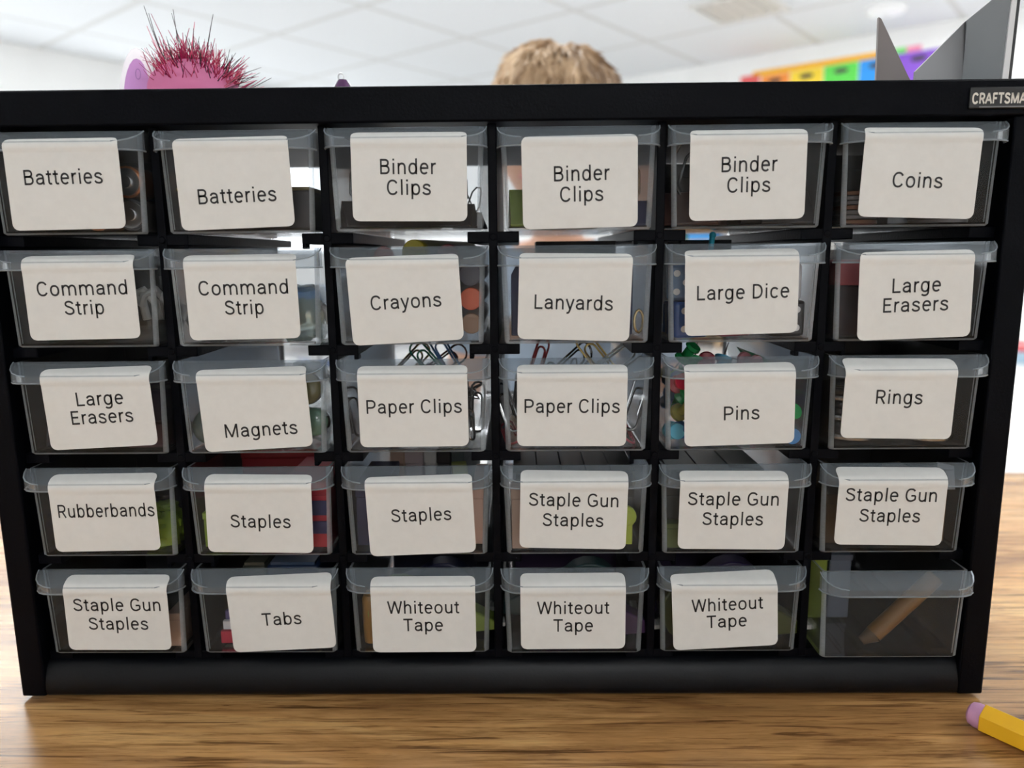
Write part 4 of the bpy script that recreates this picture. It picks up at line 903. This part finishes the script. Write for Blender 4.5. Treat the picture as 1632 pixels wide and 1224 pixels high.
cp.build('slanted_panel', C('holder sheen black', (.22, .22, .23), .42, metal=.75), fh)
slab([(.2127, 0), (.2268, 0), (.2283, .0462), (.2127, .0325)], lambda x: .0305-(x-.2127)*.35).build('spine_panel', C('holder spine lit grey', (.16, .175, .19), .4), fh, smooth=False)  # light on this turned face put into its paler colour
slab([(.2270, 0), (.2298, 0), (.2306, .0482), (.2284, .0462)], lambda x: .0245).build('pale_edge', C('holder pale edge', (.72, .74, .76), .4), fh, smooth=False)
slab([(.2298, 0), (.2312, 0), (.2320, .0494), (.2306, .0482)], lambda x: .0246, .003).build('dark_edge', C('holder dark edge', (.015, .015, .017), .4), fh, smooth=False)
MB().box(.1700, .2262, .026, .046, 0, .0015).build('bottom_panel', mg, fh, smooth=False)

# ------------------------------------------------------------------ pencil on the table
dv = Vector((.60, -.80, 0)).normalized()
pn = thing('pencil', 'jumbo yellow pencil with a pink eraser lying at the lower right on the table', 'pencil', (.2096, -.0268, TABLE), (0, 0, math.atan2(dv.y, dv.x)))
r_ = .0066
my = mat('pencil yellow', (1.0, .55, .02), .35, coat=.2)
def hexring(x, rr): return [(x, rr*math.cos(PI/3*k+PI/6), r_*.866+.0002+rr*math.sin(PI/3*k+PI/6)) for k in range(6)]
MB().loft([hexring(.0050, r_*.96), hexring(.0052, r_), hexring(.13, r_)]).build('barrel', my, pn, angle=20, bevel=.0008)
MB().cyl((-.001, 0, r_*.866+.0002), (.0072, 0, r_*.866+.0002), .0052, n=24, rings=[(0, .0034), (.12, .0048), (.35, .0054), (1, .0054)]).build('eraser', C('pencil end rubber', (.70, .36, .58), .6), pn)
MB().loft([hexring(.13, r_*.98), hexring(.146, r_*.28)]).build('sharpened_wood', C('pencil wood', (.6, .38, .2), .6), pn)
MB().cyl((.1455, 0, r_*.866+.0002), (.152, 0, r_*.866+.0002), .0019, .0003, 10).build('lead', C('lead', (.03, .03, .03), .4), pn)

# ------------------------------------------------------------------ child standing behind the table
PXC, PYC = .062, .72
per = thing('person', 'short-haired fair child standing behind the cabinet, only the hair showing', 'person', (PXC, PYC, 0), (0, 0, math.radians(-28)))
# local frame: the child faces -y
skin_m = grain(mat('skin', (.62, .36, .25), .55), 30, .04)
def skinned(name, pts, edges, m, root=0, sub=2):
    me = bpy.data.meshes.new(name); me.from_pydata([p[:3] for p in pts], edges, []); me.materials.append(m)
    o = bpy.data.objects.new(name, me); COL.objects.link(o); o.parent = per
    sk = o.modifiers.new('skin', 'SKIN'); sk.use_smooth_shade = True
    for k, p in enumerate(pts):
        rr = p[3]; me.skin_vertices[0].data[k].radius = rr if isinstance(rr, tuple) else (rr, rr)
    me.skin_vertices[0].data[root].use_root = True
    sb = o.modifiers.new('round', 'SUBSURF'); sb.levels = sub; sb.render_levels = sub
    return o
P_, E_ = [], []
def J(x, y, z, r, prev=None):
    P_.append((x, y, z, r)); k = len(P_)-1
    if prev is not None: E_.append((prev, k))
    return k
pel = J(0, 0, .60, .082); sp1 = J(0, .005, .72, .078, pel); sp2 = J(0, .008, .84, .085, sp1); sp3 = J(0, .01, .925, .066, sp2)
nk = J(0, .005, .975, .034, sp3); nk2 = J(0, -.002, 1.01, .036, nk); jaw = J(0, -.016, 1.055, .058, nk2); hd = J(0, 0, 1.11, .072, jaw); cr = J(0, .004, 1.165, .058, hd)
J(0, -.082, 1.085, .008, hd)                               # nose
for s in (-1, 1):
    J(s*.076, .006, 1.095, .010, hd)                       # ear
    hip = J(s*.062, 0, .56, .068, pel); kn = J(s*.068, -.006, .33, .047, hip); an = J(s*.07, .008, .075, .030, kn); J(s*.074, -.07, .03, .027, an)
    sh = J(s*.125, .01, .92, .042, sp3); el = J(s*.158, .0, .75, .030, sh); wr = J(s*.150, -.085, .62, .020, el); pa = J(s*.148, -.115, .59, .021, wr); kb = J(s*.148, -.135, .565, .022, pa)
    for q, (fx, ln) in enumerate(((-.018, .030), (-.006, .036), (.006, .034), (.017, .027))):
        a = J(s*.148+fx, -.147, .548, .0062, kb); b2 = J(s*.148+fx*1.1, -.155, .548-ln*.6, .0056, a); J(s*.148+fx*1.1, -.150, .548-ln*1.15, .005, b2)
    th = J(s*.148-s*.024, -.128, .575, .0075, pa); J(s*.148-s*.032, -.145, .553, .006, th)
skinned('body', P_, E_, skin_m)
shirt = C('shirt grey blue', (.30, .38, .48), .8)
P_, E_ = [], []
a = J(0, 0, .585, .096); b_ = J(0, .005, .72, .092, a); c = J(0, .008, .85, .098, b_); d_ = J(0, .01, .935, .070, c)
for s in (-1, 1):
    sh = J(s*.128, .01, .915, .054, d_); J(s*.15, .004, .80, .047, sh)
skinned('shirt', P_, E_, shirt)
P_, E_ = [], []
a = J(0, 0, .60, .094)
for s in (-1, 1):
    hip = J(s*.064, 0, .55, .078, a); kn = J(s*.068, -.006, .33, .058, hip); J(s*.07, .006, .11, .046, kn)
skinned('trousers', P_, E_, C('trousers navy', (.03, .04, .08), .8))
for s in (-1, 1):
    MB().ball((s*.073, -.035, .034), (.040, .095, .036), 18, 10, lambda u: 1 if u.z > -.5 else .94).build('shoe', C('shoe', (.5, .5, .52), .6), per)
    MB().ball((s*.028, -.064, 1.112), .0105, 14, 10).build('eye', C('eye white', (.85, .85, .84), .2), per)
    MB().ball((s*.028, -.0735, 1.112), (.005, .0025, .005), 12, 8).build('iris', C('iris', (.08, .05, .03), .2), per)
MB().tube([(-.02, -.066, 1.056), (-.008, -.073, 1.053), (.008, -.073, 1.053), (.02, -.066, 1.056)], .004, 8).build('mouth', C('lips', (.55, .22, .19), .5), per)
hmat = bpy.data.materials.new('fair brown hair'); hmat.use_nodes = True
nt = hmat.node_tree; b = nt.nodes['Principled BSDF']; N = nt.nodes.new; L = nt.links.new; tc = N('ShaderNodeTexCoord')
L(ramp(nz(22, (1, 1, .35), 4, .6), [(.33, (.22, .135, .075)), (.47, (.42, .28, .16)), (.58, (.64, .46, .29)), (.68, (.95, .80, .60))]), b.inputs['Base Color'])
b.inputs['Roughness'].default_value = .5
hr = MB(); hc = Vector((0, .008, 1.135))
def capf(u): return 1+.05*noise.noise(Vector(u)*4+Vector((3, 1, 0)))+(.03 if u.y > .3 else 0)+.22*max(0, -.883*u.x-.469*u.y)*max(0, u.z)
def cap_pt(a, e_): 
    u = Vector((math.cos(a)*math.cos(e_), math.sin(a)*math.cos(e_), math.sin(e_)))
    return hc+Vector((u.x*.083, u.y*.092, u.z*.092))*capf(u), u
rings = []
for j in range(9):
    ring_ = []
    for k in range(28):
        a = 2*PI*k/28; low = -.55 if math.sin(a) > -.3 else .12
        e_ = low+(1.54-low)*j/8; ring_.append(cap_pt(a, e_)[0])
    rings.append(ring_)
hr.loft(rings)
for k in range(420):
    a = R5.uniform(0, 2*PI); low = -.45 if math.sin(a) > -.3 else .2; e_ = R5.uniform(low, 1.4)
    p, u = cap_pt(a, e_); q, u2 = cap_pt(a+R5.uniform(-.25, .25), max(low, e_-R5.uniform(.3, .55)))
    mid = (p+q)/2+(u+u2)*.5*R5.uniform(.002, .008)
    hr.tube([p-u*.002, mid, q+u2*R5.uniform(.0, .010)], R5.uniform(.002, .004), 5, r1=.0006)
hr.build('hair', hmat, per)

# ------------------------------------------------------------------ furniture further back, glimpsed through the drawers
wood = grain(C('pale maple', (.62, .43, .26), .5), 6, .12, 0, (1, 1, 8))
bc = thing('bookcase', 'low pale wooden bookcase against the right wall', 'bookcase', AB(7.36, 3.2, 0), (0, 0, RZ))
MB().box(-.2, .2, -.9, .9, 1.04, 1.07).build('top_board', wood, bc, smooth=False)
for y in (-.9, -.02, .87): MB().box(-.2, .2, y, y+.03, 0, 1.04).build('upright', wood, bc, smooth=False)
for z in (.08, .4, .72): MB().box(-.2, .2, -.87, .87, z, z+.02).build('shelf', wood, bc, smooth=False)
MB().box(.18, .2, -.9, .9, 0, 1.04).build('back_board', wood, bc, smooth=False)
for k, (y, col, nm) in enumerate(((-.62, (.95, .55, .02), 'yellow'), (-.25, (.8, .1, .1), 'red'), (.25, (.05, .3, .7), 'blue'), (.62, (.1, .5, .15), 'green'))):
    t = thing('storage_tub', nm+' plastic tub on the top of the bookcase', 'tub', tuple(AB(7.34, 3.2+y, 1.07)), (0, 0, RZ), 'coloured tubs on the bookcase')
    MB().loft([[(x*.85, yy*.85, z) if z == 0 else (x, yy, z) for x, yy in ((-.13, -.15), (.13, -.15), (.13, .15), (-.13, .15))] for z in (0, .16)]).build('tub_body', C('tub '+nm, col, .4), t, bevel=.006)
    MB().box(-.14, .14, -.16, .16, .16, .18).build('rim', C('tub '+nm, col, .4), t, bevel=.004)
for (x, y, lbl) in ((-.7, 2.7, 'pale student desk beyond the left end of the table'), (1.5, 2.6, 'pale student desk beyond the right end of the table')):
    t = thing('student_desk', lbl, 'desk', (x, y, 0), (0, 0, RZ), 'student desks')
    MB().box(-.35, .35, -.25, .25, .70, .725).build('desk_top', wood, t, bevel=.006)
    MB().box(-.28, .28, -.22, .22, .58, .60).build('book_tray', C('tray grey', (.45, .46, .48), .4, metal=.3), t)
    for sx2 in (-.3, .3):
        for sy in (-.2, .2): MB().cyl((sx2, sy, 0), (sx2, sy, .70), .014, n=12).build('leg', C('desk leg', (.5, .5, .52), .3, metal=.9), t)
for (x, y, col, nm) in ((2.75, 3.7, (.45, .03, .04), 'red'), (-.9, 3.5, (.05, .15, .4), 'blue')):
    t = thing('chair', nm+' plastic student chair with grey legs beyond the table', 'chair', (x, y, 0), (0, 0, .6), 'student chairs')
    MB().box(-.2, .2, -.2, .2, .43, .45).build('seat', C('chair '+nm, col, .4), t, bevel=.008)
    MB().box(-.19, .19, .18, .2, .55, .80).build('backrest', C('chair '+nm, col, .4), t, bevel=.008)
    for sx2 in (-.17, .17):
        for sy in (-.17, .19): MB().cyl((sx2, sy, 0), (sx2, sy, .43 if sy < 0 else .75), .011, n=10).build('leg', C('chair leg', (.4, .4, .42), .3, metal=.9), t)
